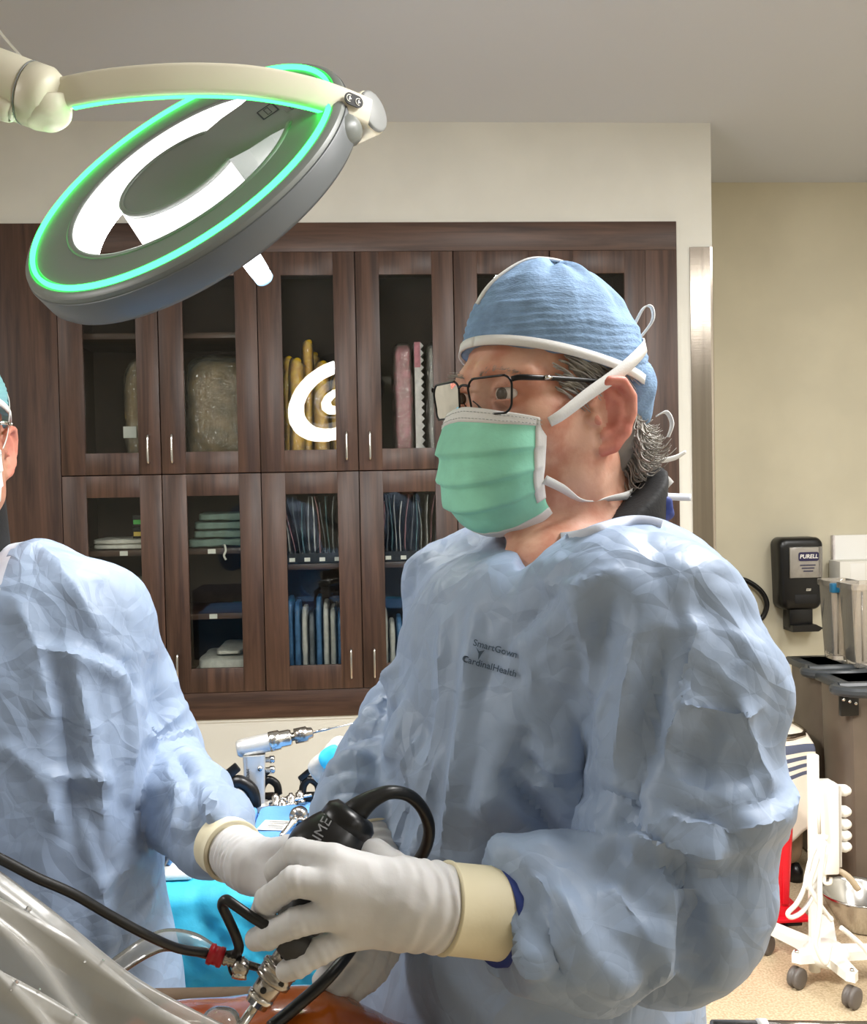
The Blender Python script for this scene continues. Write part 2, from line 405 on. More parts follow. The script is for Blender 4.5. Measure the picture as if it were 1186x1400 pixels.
# ---------------------------------------------------------------- room shell
def struct(o): o['kind'] = 'structure'; return o
X0, X1, Y0, YB, YA, H = -4.2, 3.6, -3.2, 4.0, 4.8, 3.0
XC = 1.376
CL, CR, CB, CT = -1.75, 1.232, .70, 2.613            # cabinet opening in the back wall
struct(obj('floor', *boxmm((X0, Y0, -.1), (X1, YA+.1, 0)), M['floor'], smooth=False))
struct(obj('ceiling', *boxmm((X0, Y0, H), (X1, YA+.1, H+.1)), M['ceil'], smooth=False))
g = G()
g.add(boxmm((X0, YB, 0), (CL, YA, H))); g.add(boxmm((CL, YB, 0), (CR, YA, CB))); g.add(boxmm((CL, YB, CT), (CR, YA, H))); g.add(boxmm((CR, YB, 0), (XC, YA, H)))
g.add(boxmm((CL, YB+.45, CB), (CR, YA, CT)))
struct(g.build('wall_back', [M['wall']], smooth=False))
struct(obj('wall_alcove', *boxmm((XC, YA, 0), (X1, YA+.1, H)), M['wall2'], smooth=False))
struct(obj('wall_left', *boxmm((X0-.1, Y0, 0), (X0, YB, H)), M['wall'], smooth=False))
struct(obj('wall_right', *boxmm((X1, Y0, 0), (X1+.1, YA, H)), M['wall'], smooth=False))
struct(obj('wall_front', *boxmm((X0, Y0-.1, 0), (X1, Y0, H)), M['wall'], smooth=False))
# steel corner guard, an L of sheet with a rounded nose
gp = [(1.285, 3.994), (1.366, 3.994), (1.376, 3.996), (1.380, 4.002), (1.381, 4.012), (1.381, 4.095), (1.377, 4.095), (1.377, 4.0005), (1.285, 4.0005)]
V, Fc = extrude_poly([(x, y) for x, y in gp], (0, 0, .1), np.array([1., 0, 0]), np.array([0, 1., 0]), ZZ, 2.413)
struct(obj('trim_1', V, Fc, M['steel'], smooth=False))
# thin light reveal strip round the cabinet opening
g = G(); e = .012
g.add(boxmm((CL, YB-.004, CT), (CR+e, YB+.0, CT+e))); g.add(boxmm((CR, YB-.004, CB-e), (CR+e, YB, CT))); g.add(boxmm((CL, YB-.004, CB-e), (CR, YB, CB)))
struct(g.build('trim_2', [M['wall']], smooth=False))
struct(obj('baseboard_back', *boxmm((X0, YB-.012, 0), (1.28, YB, .1), .003), M['inner'], smooth=False))

# ---------------------------------------------------------------- cabinets
COLX = [-1.167+.378*i for i in range(7)]; COLX = [-1.167, -.79, -.413, -.036, .345, .723, 1.103]
ZB, ZS, ZT = .807, 1.654, 2.50
sur = empty('cabinet_surround', (-.25, YB, CB), 'dark walnut surround framing the whole row of wall cabinets', 'cabinet frame')
YF = YB-.012
def sb(a, b, m, nm): return obj(nm, *boxmm(a, b, .0015), M[m], sur, auto=30)
sb((COLX[0], YF, ZT), (CR-.002, YB+.02, CT-.001), 'woodh', 'top_rail'); sb((COLX[0], YF, CB+.001), (CR-.002, YB+.02, ZB), 'woodh', 'bottom_rail')
sb((COLX[6], YF, ZB), (CR-.002, YB+.02, ZT), 'wood', 'side_stile'); sb((CL+.002, YF, CB+.001), (COLX[0]-.002, YB+.02, CT-.001), 'wood', 'filler_panel')
DG = .0018; YD0, YD1 = YB-.018, YB+.002
CASE = {}
names = ['left', 'middle', 'right']
for row in (0, 1):
    for u in range(3):
        xa, xb = COLX[2*u], COLX[2*u+2]; za, zb = (ZB, ZS) if row == 0 else (ZS, ZT)
        lab = ['lower walnut cabinet of folded linens behind the gowned assistant', 'lower walnut cabinet of upright pouches in the middle', 'lower walnut cabinet hidden behind the masked surgeon',
               'upper walnut cabinet holding tan wrapped pads, under the lamp', 'upper walnut cabinet holding yellow and pink foam', 'upper walnut cabinet behind the blue surgical cap'][row*3+u]
        c = empty('glass_door_cabinet', ((xa+xb)/2, YB+.2, za), lab, 'cabinet', 'built-in wall cabinets'); CASE[(row, u)] = c
        t = .016; g = G()
        g.add(boxmm((xa+.001, YB+.005, za+.001), (xa+t, YB+.44, zb-.001))); g.add(boxmm((xb-t, YB+.005, za+.001), (xb-.001, YB+.44, zb-.001)))
        g.add(boxmm((xa+t, YB+.005, za+.001), (xb-t, YB+.44, za+t))); g.add(boxmm((xa+t, YB+.005, zb-t), (xb-t, YB+.44, zb-.001)))
        g.add(boxmm((xa+t, YB+.43, za+t), (xb-t, YB+.44, zb-t)))
        xm = (xa+xb)/2; g.add(boxmm((xm-.009, YB+.005, za+t), (xm+.009, YB+.43, zb-t)))
        g.build('carcass', [M['inner']], c, smooth=False)
        for k in (0, 1):
            dx0, dx1 = COLX[2*u+k], COLX[2*u+k+1]; x0, x1, z0, z1 = dx0+DG, dx1-DG, za+DG, zb-DG
            wx0, wx1 = dx0+.092, dx1-.085; wz0, wz1 = (.902, 1.569) if row == 0 else (1.739, 2.41)
            d = G()
            for q in (((x0, YD0, z0), (wx0, YD1, z1)), ((wx1, YD0, z0), (x1, YD1, z1)), ((wx0, YD0, z0), (wx1, YD1, wz0)), ((wx0, YD0, wz1), (wx1, YD1, z1))): d.add(boxmm(*q, .0012))
            d = d.build('door', [M['wood']], c, auto=30)
            V, Fc = boxmm((wx0, YD1-.008, wz0), (wx1, YD1-.004, wz1))
            if row == 1 and u == 1: V[:, 1] -= (V[:, 0]-wx0)*.024-.002          # panes skewed to slide the lamp's reflection sideways
            obj('pane', V, Fc, M['glass'], d, smooth=False)
            hx = dx1-.045 if k == 0 else dx0+.045; hz0, hz1 = (.848, .966) if row == 0 else (1.694, 1.808)
            obj('handle', *tube([(hx, YD0+.002, hz0+.006), (hx, YD0-.02, hz0+.004), (hx, YD0-.027, hz0+.02), (hx, YD0-.029, (hz0+hz1)/2), (hx, YD0-.027, hz1-.02), (hx, YD0-.02, hz1-.004), (hx, YD0+.002, hz1-.006)], .0048, 10, 5), M['chrome'], d)
            for sz in {(0, 0): [1.352, 1.098], (1, 0): [2.19]}.get((row, u), [1.283] if row == 0 else ([2.19] if u == 2 else [])):
                s = obj('shelf', *boxmm((dx0+.018, YB+.03, sz-.011), (dx1-.018, YB+.42, sz+.011), .001), M['wood' if 0 else 'woodh'], c, auto=30)
                if (row, u) == (0, 0):
                    tx = dx0+.2 if k == 0 else dx0+.16; obj('shelf_tag', *boxmm((tx, YB+.027, sz-.009), (tx+.03, YB+.0302, sz+.009)), M['paper'], s, smooth=False)

# ---------------------------------------------------------------- cabinet contents
M['tan'] = mat('tan_foam', (176, 146, 100), .7, var=.25, vscale=14)
M['wrap'] = glassy('clear_wrap', rough=.1, ior=1.75, solid=.12, srgb=(226, 222, 210), bump=1.0, bscale=30, bdist=.02)
M['yel'] = mat('yellow_foam', (250, 208, 50), .5, var=.3, vscale=40, vrgb=(216, 160, 20), bump=.4, bscale=60)
M['pink'] = mat('pink_foam', (214, 140, 152), .75, var=.2, vscale=30, bump=.3, bscale=60); M['wfoam'] = mat('white_foam', (228, 220, 218), .8, var=.1, vscale=30, bump=.3, bscale=70)
M['linen'] = mat('white_linen', (226, 222, 212), .85, var=.08, vscale=40, bump=.3, bscale=120); M['scrub'] = mat('green_scrub_cloth', (120, 140, 130), .85, var=.12, vscale=30, bump=.3, bscale=120)
M['bluew'] = mat('blue_wrapped_pack', (84, 128, 176), .35, var=.25, vscale=30, bump=.5, bscale=40)
M['pouchw'] = mat('pouch_paper', (205, 202, 196), .5, var=.12, vscale=30, bump=.3, bscale=50)
POU = [mat('pouch_'+n, c, .4, var=.3, vscale=25, bump=.3, bscale=40) for n, c in (('grey', (186, 187, 186)), ('rose', (186, 130, 134)), ('teal', (100, 140, 146)), ('pale', (236, 233, 230)), ('slate', (112, 116, 122)))]
def pillow(c, s, p=3.0, n=26, crinkle=.004, seed=1, freq=18):
    """puffed rounded pad (superellipsoid-like) with creases"""
    u = np.linspace(-1, 1, n); faces = []; Vs = []; k = 0
    bm = bmesh.new(); bmesh.ops.create_cube(bm, size=2); bmesh.ops.subdivide_edges(bm, edges=list(bm.edges), cuts=n, use_grid_fill=True)
    V = np.array([v.co[:] for v in bm.verts]); F = [tuple(v.index for v in f.verts) for f in bm.faces]; bm.free()
    nn = (np.abs(V)**p).sum(1)**(1/p); V = V/nn[:, None]; S = np.array(s)/2
    W = V*S + np.asarray(c)
    W = W + V/np.linalg.norm(V, axis=1)[:, None]*(facet(W, freq, seed)*crinkle*.6)[:, None]
    return W, F
# tan pads in clear bags
z = ZS+.017
o = empty('wrapped_pad', (-.87, YB+.2, z), 'tan pad with a white printed label, in a clear bag', 'pad', 'bagged pads')
obj('pad', *pillow((-.875, YB+.20, z+.225), (.17, .20, .44), 3.5, 22, .010, 3), M['tan'], o); obj('bag', *pillow((-.875, YB+.20, z+.226), (.182, .212, .45), 4, 26, .012, 5, 14), M['wrap'], o)
obj('label', *boxmm((-.955, YB+.088, z+.13), (-.905, YB+.0895, z+.175)), M['paper'], o, smooth=False)
o = empty('wrapped_pad', (-.59, YB+.2, z), 'large tan pad in a shiny crinkled clear bag', 'pad', 'bagged pads')
obj('pad', *pillow((-.595, YB+.22, z+.225), (.245, .23, .425), 4, 26, .008, 9), M['tan'], o); obj('bag', *pillow((-.595, YB+.22, z+.232), (.262, .25, .455), 5, 34, .016, 6, 13), M['wrap'], o)
# yellow foam sleeves
ycols = [(-.35, .10, .40), (-.315, .16, .44), (-.275, .07, .42), (-.235, .12, .50), (-.215, .2, .46), (-.175, .09, .41), (-.15, .16, .39), (-.115, .1, .36)]
ylab = ['leftmost', 'second', 'third', 'tallest looped', 'rearmost tall', 'slim front', 'short rear', 'rightmost short']
for i, (x, dy, hh) in enumerate(ycols):
    dy -= .03
    r_ = .021+.004*(i % 3); pts = [(x, YB+dy, z), (x+.004*math.sin(i), YB+dy, z+hh*.35), (x-.006*math.cos(i), YB+dy, z+hh*.7), (x+.004, YB+dy, z+hh-.03), (x+.012, YB+dy, z+hh-.006), (x+.022, YB+dy, z+hh)]
    V, Fc = tube(pts, [r_*.95, r_, r_, r_*.95, r_*.7, .004], 14, 8); V = V+(crumple(V, 30, i)*.008)[:, None]*nrm((1, -1, 0)); 
    o = obj('foam_sleeve', V, Fc, M['yel']); tag(o, 'yellow foam sleeve in clear bag, %s of the yellow bunch' % ylab[i], 'foam sleeve', 'yellow foam sleeves')
    V2, F2 = tube([p_ for p_ in pts[:-1]], [r_*1.12]*5, 10, 5); obj('bag', V2+(crumple(V2, 26, i+30)*.012)[:, None]*nrm((1, -1, 0)), F2, M['wrap'], o)
# pink / white convoluted foam slabs
def eggslab(x0, x1, y0, z0, z1, nm, m, label, teeth, seed):
    zz = np.linspace(z0, z1, teeth*2+1); pts = [(x0, z0)]+[(x0, z1)]+[(x1+(.011 if k % 2 else -.002), q) for k, q in reversed(list(enumerate(zz)))]
    V, Fc = extrude_poly(pts, (0, y0, 0), np.array([1., 0, 0]), ZZ, np.array([0, 1., 0]), .22)
    o = obj(nm, V, Fc, M[m], smooth=False); tag(o, label, 'foam pad', 'foam pads in the upper cabinet'); return o
o = obj('foam_pad', *pillow((.145, YB+.18, z+.245), (.070, .22, .485), 6, 26, .010, 21, 22), M['pink']); tag(o, 'pink foam pad in clear wrap, left of the zigzag pad', 'foam pad', 'foam pads in the upper cabinet')
obj('bag', *pillow((.145, YB+.18, z+.247), (.078, .235, .492), 6, 26, .010, 22, 22), M['wrap'], o)
o = eggslab(.192, .218, YB+.07, z, z+.49, 'foam_pad', 'wfoam', 'white and pink foam pad with zigzag cut edge', 17, 0)
obj('backing', *boxmm((.1915, YB+.069, z+.39), (.215, YB+.071, z+.49)), M['pink'], o, smooth=False)
o = obj('foam_pad', *pillow((.278, YB+.18, z+.245), (.070, .22, .485), 6, 26, .012, 25, 22), M['wfoam']); tag(o, 'white foam pad in clear wrap, right of the zigzag pad', 'foam pad', 'foam pads in the upper cabinet')
obj('bag', *pillow((.278, YB+.18, z+.247), (.078, .235, .492), 6, 26, .010, 26, 20), M['wrap'], o)
# folded linens
def folded(x0, x1, y0, z0, t, m, label, cat, seed, grp, amp=.006, h=None):
    V, Fc = pillow(((x0+x1)/2, y0+.15, z0+t/2+.001), (x1-x0, .30, t*.93), 7, 22, amp, seed, 16)
    o = obj('folded_sheet', V, Fc, M[m]); tag(o, label, cat, grp)
for k in range(2): folded(-1.085, -.83, YB+.06, 1.364+k*.020, .021, 'linen', ['lower', 'upper'][k]+' white folded sheet on the top shelf beside small boxes', 'folded sheet', 40+k, 'white folded sheets')
for k in range(4): folded(-1.06+.005*k, -.815, YB+.06, 1.110+k*.032, .031, 'linen', ['bottom', 'second', 'third', 'topmost'][k]+' white folded sheet of the stack on the middle shelf', 'folded sheet', 50+k, 'white folded sheets')
for k in range(4): folded(-.715+.006*(k % 2)+.012*k, -.465, YB+.06, 1.364+k*.034, .034, 'scrub', ['bottom', 'second', 'third', 'topmost'][k]+' grey green folded gown of the shelf pile', 'folded gown', 60+k, 'green folded gowns', .010)
for k in range(2): folded(-.715+.03*k, -.47-.02*k, YB+.06, .825+k*.05, .052, 'linen', ['lower', 'upper'][k]+' white folded sheet at the cabinet bottom', 'folded sheet', 70+k, 'white folded sheets', .008)
for k in range(1): folded(-.62, -.52, YB+.1, .932, .02, 'linen', 'small white folded cloth lying on the bottom sheets', 'folded cloth', 77, 'white folded sheets', .004)
o = obj('gown_tie', *ribbon([(-.575, YB+.056, 1.372), (-.566, YB+.03, 1.376), (-.560, YB+.022, 1.355), (-.567, YB+.021, 1.335), (-.56, YB+.022, 1.318)], .008, .0015, (1, 0, .3)), M['linen']); tag(o, 'white gown tie hanging over the shelf edge', 'tie')
M['grnbox'] = mat('green_print', (90, 190, 90), .5); M['yelbox'] = mat('yellow_print', (220, 190, 90), .5)
for k, (zz0, mm, ll) in enumerate([(1.405, 'yelbox', 'small dark box with a yellow band, lower of two'), (1.452, 'grnbox', 'small dark box with a green band, upper of two')]):
    o = empty('small_box', (-.905, YB+.12, zz0), ll, 'box'); obj('carton', *boxmm((-.93, YB+.09, zz0), (-.882, YB+.15, zz0+.045), .002), M['blackm'], o, auto=30); obj('band', *boxmm((-.926, YB+.0885, zz0+.010), (-.892, YB+.0901, zz0+.027)), M[mm], o, smooth=False)
# upright pouches in bins
ORD = ['leftmost', 'second', 'third', 'fourth', 'fifth', 'sixth', 'seventh', 'eighth', 'ninth', 'tenth', 'eleventh', 'twelfth', 'rightmost']
PNAME = ['grey', 'rose', 'teal', 'pale', 'slate']
def pouch(x, y, z0, w_, h_, t, lean, m, label, grp, seed, cat='pouch', nm='sterile_pouch'):
    nu, nv = 5, 12; a = np.linspace(0, 1, nv); b = np.linspace(-.5, .5, nu)
    g3 = np.zeros((nv, nu, 3)); g3[..., 0] = x+lean*a[:, None]*h_+.012*np.sin(3*a+seed)[:, None]*(a[:, None]); g3[..., 1] = y+.5*w_+b[None]*w_; g3[..., 2] = z0+a[:, None]*h_
    q = g3.reshape(-1, 3); g3[..., 0] += (crumple(q, 22, seed)*.008).reshape(nv, nu)
    V, Fc = gridsurf(g3, t); o = obj(nm, V, Fc, m, auto=40); tag(o, label, cat, grp)
for k in (0, 1):
    xa = COLX[2+k]+.07; xb = COLX[3+k]-.05
    b_ = empty('pouch_bin', ((xa+xb)/2, YB+.15, 1.294), ['black pouch bin with white tags in the left door of the middle cabinet', 'black pouch bin with white tags in the right door of the middle cabinet'][k], 'bin', 'pouch bins')
    g = G(); g.add(boxmm((xa, YB+.04, 1.2945), (xb, YB+.043, 1.335))); g.add(boxmm((xa, YB+.04, 1.2945), (xb, YB+.33, 1.298))); g.add(boxmm((xa, YB+.327, 1.2945), (xb, YB+.33, 1.37)))
    g.build('tray', [M['black']], b_, smooth=False)
    for j in range(11): obj('divider', *boxmm((xa+(xb-xa)*j/10-.002, YB+.037, 1.296), (xa+(xb-xa)*j/10+.002, YB+.3395, 1.341)), M['blackm'], b_, smooth=False)
    for j in range(4): tx = xa+.038+(xb-xa-.045)*j/3.6; obj('tag', *boxmm((tx-.011, YB+.034, 1.303), (tx+.011, YB+.0365, 1.318)), M['paper'], b_, smooth=False)
    for j in range(13):
        if k == 0: lean = -.16 if j < 3 else -.13+.012*j
        else: lean = .02 if j < 9 else .10
        x = xa+.012+(xb-xa-.03)*j/12
        pouch(x, YB+.07+.012*(j % 3), 1.302, .2, .255 if j % 4 else .23, .003, lean, POU[(j*3+k) % 5], 'thin %s peel pouch, %s in the %s black pouch bin' % (PNAME[(j*3+k) % 5], ORD[j], ['left', 'right'][k]), 'peel pouches in the %s bin' % ['left', 'right'][k], 100*k+j)
    for j in range(9):
        x = xa+.02+(xb-xa-.03)*j/8; mm = [M['bluew'], M['bluew'], M['pouchw'], POU[4], M['bluew'], M['pouchw'], M['pouchw'], M['bluew'], M['bluew']][j] if k == 0 else [M['pouchw'], M['pouchw'], M['bluew'], M['bluew'], M['pouchw'], M['pouchw'], M['bluew'], M['pouchw'], M['pouchw']][j]
        hh = .33-.02*((j*5) % 4) if k == 0 else .27-.015*((j*3) % 4)
        V, Fc = pillow((x, YB+.18, .825+hh/2), (.0245, .22, hh), 5, 14, .004, 130+20*k+j, 24)
        o = obj('wrapped_pack', V, Fc, mm); tag(o, '%s wrapped pack, %s standing behind the %s lower middle door' % ('blue' if mm is M['bluew'] else ('slate' if mm is POU[4] else 'pale'), ORD[j] if j < 8 else 'rightmost', ['left', 'right'][k]), 'pack', 'wrapped packs in the middle cabinet')
# ---------------------------------------------------------------- surgical lamp
M['lampb'] = mat('lamp_shell', (112, 116, 112), .38); M['lampd'] = mat('lamp_rim', (96, 100, 102), .4); M['cream'] = mat('lamp_arm_cream', (216, 210, 190), .4)
M['green'] = emis('green_led', (.028, 1.0, .10), 8.0); M['lampw'] = emis('lamp_white_diffuser', (1.0, .98, .97), 2.6); M['ledface'] = emis('lamp_led_face', (1.0, .98, .95), 40.0)
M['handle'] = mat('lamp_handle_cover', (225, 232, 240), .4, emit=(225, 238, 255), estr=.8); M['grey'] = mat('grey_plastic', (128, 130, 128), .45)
LD = 1.75; LC = P(243, 234, LD)
vray = nrm(LC-CAM)
im = nrm(RT*.83+UP*.56); im = nrm(im-vray*(im@vray))          # long axis of the disc, up to the right in view
ip = np.cross(im, vray); ip = ip if ip@UP > 0 else -ip          # up-left
LW = nrm(-vray*.33+ip*.944)                                      # back of the lamp: what we see
LM = im; LN = np.cross(LW, LM)
def lp(r, a, h): return LC+LM*r*math.cos(a)+LN*r*math.sin(a)+LW*h
lamp = empty('surgical_lamp', LC-LW*.08, 'ring shaped operating lamp with a glowing green edge on a curved arm', 'surgical lamp')
NA = 120
def ring(prof, a0=0.0, a1=2*math.pi, n=NA):
    full = abs(a1-a0-2*math.pi) < 1e-6; k = len(prof); an = np.linspace(a0, a1, n, endpoint=not full)
    V = np.array([lp(r, a, h) for a in an for r, h in prof]); F = []
    for i in range(n if full else n-1):
        for j in range(k): i2 = (i+1) % n; F.append((i*k+j, i*k+(j+1) % k, i2*k+(j+1) % k, i2*k+j))
    if not full: F.append(tuple(range(k))[::-1]); F.append(tuple((n-1)*k+j for j in range(k)))
    return V, F
RO, RI, RH, TH = .318, .216, .115, .062
BA = math.radians(27)
g = G(); g.add(ring([(RI+.004, 0), (RO-.030, .000), (RO-.028, -.003), (RO-.016, -.003), (RO-.014, .0), (RO-.008, -.001), (RO-.002, -.006), (RO, -.014), (RO-.004, -TH+.004), (RO-.014, -TH), (RI+.006, -TH), (RI+.0015, -TH+.006), (RI+.0015, -.004)]))
g.build('ring_shell', [M['lampb']], lamp)
obj('rim_band', *ring([(RO+.0006, -.013), (RO+.0016, -.016), (RO-.0016, -TH+.006), (RO-.006, -TH-.001), (RO-.01, -TH+.003), (RO-.004, -.02)]), M['lampd'], lamp)
obj('green_light_line', *ring([(RO-.0255, -.002), (RO-.0185, -.002), (RO-.0185, .003), (RO-.0200, .0055), (RO-.0240, .0055), (RO-.0255, .003)]), M['green'], lamp)
# glowing inner wall of the ring and the outer wall of the middle
obj('inner_diffuser', *ring([(RI+.001, -.002), (RI+.001, -TH+.004), (RI-.004, -TH+.004), (RI-.003, -.002)], BA, 2*math.pi-BA, 90), M['lampw'], lamp)
obj('hub_diffuser', *ring([(RH+.004, -.006), (RH-.002, -.006), (RH-.002, -TH-.004), (RH+.008, -TH-.004)], BA*1.5, 2*math.pi-BA*1.5, 70), M['lampw'], lamp)
# middle disc and the bridge that carries it
out = []
for a in np.linspace(math.radians(48), math.radians(312), 50): out.append((RH*math.cos(a), RH*math.sin(a)))
xs = math.sqrt(RI*RI-.1**2)
br = [(RH*1.02, -.098), (.16, -.100), (xs+.012, -.115), (RI+.03, -.06), (RI+.035, 0), (RI+.03, .06), (xs+.012, .115), (.16, .100), (RH*1.02, .098)]
V, Fc = extrude_poly(out+br, LC-LW*TH, LM, LN, LW, TH-.0006); hubo = obj('hub', V, Fc, M['lampb'], lamp, smooth=False)
obj('hub_lip', *ring([(RH+.0035, .001), (RH-.001, .0025), (RH-.006, .001), (RH-.004, -.004), (RH+.003, -.006)], math.radians(46), math.radians(314), 60), M['lampb'], lamp)
obj('ring_lip', *ring([(RI+.010, .0005), (RI+.006, .0028), (RI-.001, .001), (RI-.002, -.004), (RI+.008, -.004)], BA, 2*math.pi-BA, 80), M['lampb'], lamp)
# LED faces on the far side
obj('led_ring', *ring([(RI-.01, -TH+.001), (RO-.012, -TH+.001), (RO-.014, -TH-.0025), (RI-.008, -TH-.0025)], BA*1.35, 2*math.pi-BA*1.35, 90), M['ledface'], lamp)
obj('led_hub', *ring([(.034, -TH+.001), (RH-.02, -TH+.001), (RH-.02, -TH-.002), (.034, -TH-.002)]), M['ledface'], lamp)
# sterile handle below the middle
hb = LC+LM*.02-LW*TH
obj('handle', *lathe(hb, hb-LW*.195, [(0, .03), (.1, .024), (.3, .0235), (.5, .0215), (.85, .019), (.9, .0185), (.9, .0165), (.985, .0165), (1, .012)], 24), M['handle'], lamp)
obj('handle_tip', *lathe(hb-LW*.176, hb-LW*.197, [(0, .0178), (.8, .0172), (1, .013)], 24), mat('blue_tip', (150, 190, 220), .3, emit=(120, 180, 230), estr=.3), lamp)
# printed warning labels on the bridge
g = G()
def frame2(cx, cy, w_, h_, t, a):
    ex = LM*math.cos(a)+LN*math.sin(a); ey = -LM*math.sin(a)+LN*math.cos(a); o = LC+LM*cx+LN*cy+LW*.0004
    for (x, y, sx, sy) in ((0, h_/2, w_, t), (0, -h_/2, w_, t), (w_/2, 0, t, h_), (-w_/2, 0, t, h_)):
        g.add(extrude_poly([(x-sx/2, y-sy/2), (x+sx/2, y-sy/2), (x+sx/2, y+sy/2), (x-sx/2, y+sy/2)], o, ex, ey, LW, .0004))
frame2(.185, -.004, .045, .03, .0025, math.pi/2); frame2(.185, -.004, .03, .008, .0012, math.pi/2)
for q in range(6): frame2(.218+.006*(q % 2), -.055+.018*q, .014, .006+.004*(q % 3), .0008, math.pi/2)
g.build('printed_label', [M['ink']], lamp, smooth=False)
g = G(); frame2(.225, -.01, .10, .036, .0006, math.pi/2); g.build('label_edge', [M['grey']], lamp, smooth=False)
# fork: joint block on the rim, round hub, curved arm
hubc = P(487, 164, 1.73); rimp = min((lp(RO-.012, a_, -.04) for a_ in np.linspace(-.6, .6, 61)), key=lambda q: (lambda u: (u[0][0]-455)**2+(u[1][0]-172)**2)(project(q[None])))
obj('joint_block', *tube([rimp-LM*.03, rimp+LM*.000, hubc-UP*.010-RT*.014+FW*.03, hubc+FW*.03], [.026, .026, .024, .02], 20, 6), M['lampb'], lamp)
hx = nrm(RT*.82-FW*.54+UP*.17)
obj('joint_barrel', *lathe(hubc-hx*.05, hubc+hx*.036, [(0, .030), (.06, .036), (.9, .037), (.96, .0365), (1, .035)], 36), M['cream'], lamp)
obj('joint_cap', *lathe(hubc+hx*.0355, hubc+hx*.041, [(0, .0345), (.7, .0345), (1, .031)], 36), M['grey'], lamp)
arm = [(82, 129, 1.60), (140, 118, 1.585), (210, 111, 1.58), (280, 109, 1.59), (350, 113, 1.61), (420, 126, 1.64), (470, 142, 1.668), (503, 156, 1.69)]
ap = crom([P(*q) for q in arm], 8)
T, N_, B_ = frames(ap, up=tuple(UP)); sec = rrect(.021, .050, .0085, 4)
V = np.vstack([[ap[i]+B_[i]*x+N_[i]*y for x, y in sec] for i in range(len(ap))]); k = len(sec)
Fa = [(i*k+j, (i+1)*k+j, (i+1)*k+(j+1) % k, i*k+(j+1) % k) for i in range(len(ap)-1) for j in range(k)]+[tuple(range(k)), tuple((len(ap)-1)*k+j for j in range(k))[::-1]]
armo = obj('curved_arm', V, Fa, M['cream'], lamp, auto=50)
lo = ap-N_*.0262
obj('arm_light_line', *ribbon(lo[3:-8], .008, .002, up=B_[3:-8], smooth=0), M['green'], lamp)
# button pad
bc = P(478.5, 140, 1.648); tb = nrm(P(490, 145, 1.66)-P(467, 135, 1.642)); nb = nrm(UP-tb*(UP@tb)); fb = np.cross(tb, nb); fb = fb if fb@(CAM-bc) > 0 else -fb
bc = P(478.5, 140.5, 1.668)+fb*.0115
V, Fc = extrude_poly(rrect(.034, .0195, .0095, 6), bc, tb, nb, fb, .0022); bp = obj('button_pad', V, Fc, M['blackm'], armo, smooth=False)
for s in (-1, 1):
    c0 = bc+tb*.0085*s+fb*.0026; g = G()
    g.add(tube([c0+.0055*(tb*math.cos(a)+nb*math.sin(a)) for a in np.radians(np.linspace(70, 290, 12))], .0007, 6, 0))
    g.add(extrude_poly([(-.001, .003), (.0012, .0032), (.0012, .0008), (.0034, .0008), (.0034, -.001), (.0012, -.001), (.0005, -.003), (-.001, -.003)], c0, tb, nb, fb, .0003)); g.build('button_symbol', [M['white']], bp, smooth=False)
# spring arm end, coming in from the left
sa, sb_ = P(-260, 20, 1.60), P(58, 134, 1.60); ax_ = nrm(sb_-sa)
obj('spring_arm', *lathe(sa, sb_-ax_*.022, [(0, .050), (.9, .050), (.985, .049), (1, .047)], 40), M['cream'], lamp)
obj('arm_collar', *lathe(sb_-ax_*.021, sb_+ax_*.024, [(0, .047), (.04, .0495), (.6, .0495), (.85, .043), (1, .030)], 40), M['cream'], lamp)
obj('arm_knuckle', *tube([sb_-UP*.012+ax_*.004, sb_-UP*.030+ax_*.014, sb_-UP*.042+ax_*.018], [.040, .034, .014], 24, 6), M['cream'], lamp)
cn = nrm(CAM-sb_); cn = nrm(cn-ax_*(cn@ax_)); cu = np.cross(ax_, cn)
obj('collar_seam', *tube([sb_-ax_*.0225+.0488*(cn*math.cos(q)+cu*math.sin(q)) for q in np.linspace(0, 2*math.pi, 40, endpoint=False)], .0011, 6, 0, True), M['grey'], lamp)
obj('cover_plate', *tube([sa+(sb_-sa)*t_+.0466*(cn*.55-UP*.83) for t_ in (.2, .6, .88, .90)], [.019, .019, .018, .009], 16, 4), M['cream'], lamp)
# the lamp's own beam
sp = bpy.data.lights.new('lamp_beam', 'SPOT'); sp.energy = 230; sp.spot_size = math.radians(46); sp.spot_blend = .6; sp.shadow_soft_size = .12; sp.color = (1, .97, .9)
so = bpy.data.objects.new('lamp_beam', sp); COL.objects.link(so); so.parent = lamp
zc = LW; xc = nrm(np.cross(ZZ, zc)); yc = np.cross(zc, xc); o_ = -LW*.03
so.matrix_local = Matrix(((xc[0], yc[0], zc[0], o_[0]), (xc[1], yc[1], zc[1], o_[1]), (xc[2], yc[2], zc[2], o_[2]), (0, 0, 0, 1)))

# thin ceiling cord behind the arm
o = obj('ceiling_cord', *tube([P(-25, 10, 2.6), P(5, 50, 2.6), P(44, 96, 2.6), P(60, 130, 2.6)], .0035, 8, 4), M['white']); tag(o, 'thin pale cable running down beside the lamp arm', 'cable')
# ---------------------------------------------------------------- alcove on the right
YW = YA
M['clearp'] = glassy('clear_acrylic', rough=.08, ior=1.45, solid=.2, srgb=(246, 240, 230), tint=(240, 236, 230)); M['bluel'] = mat('blue_latch', (40, 120, 165), .35)
M['bin'] = mat('grey_bin', (104, 92, 80), .32, var=.08, vscale=6); M['binrim'] = mat('bin_rim', (62, 66, 70), .28)
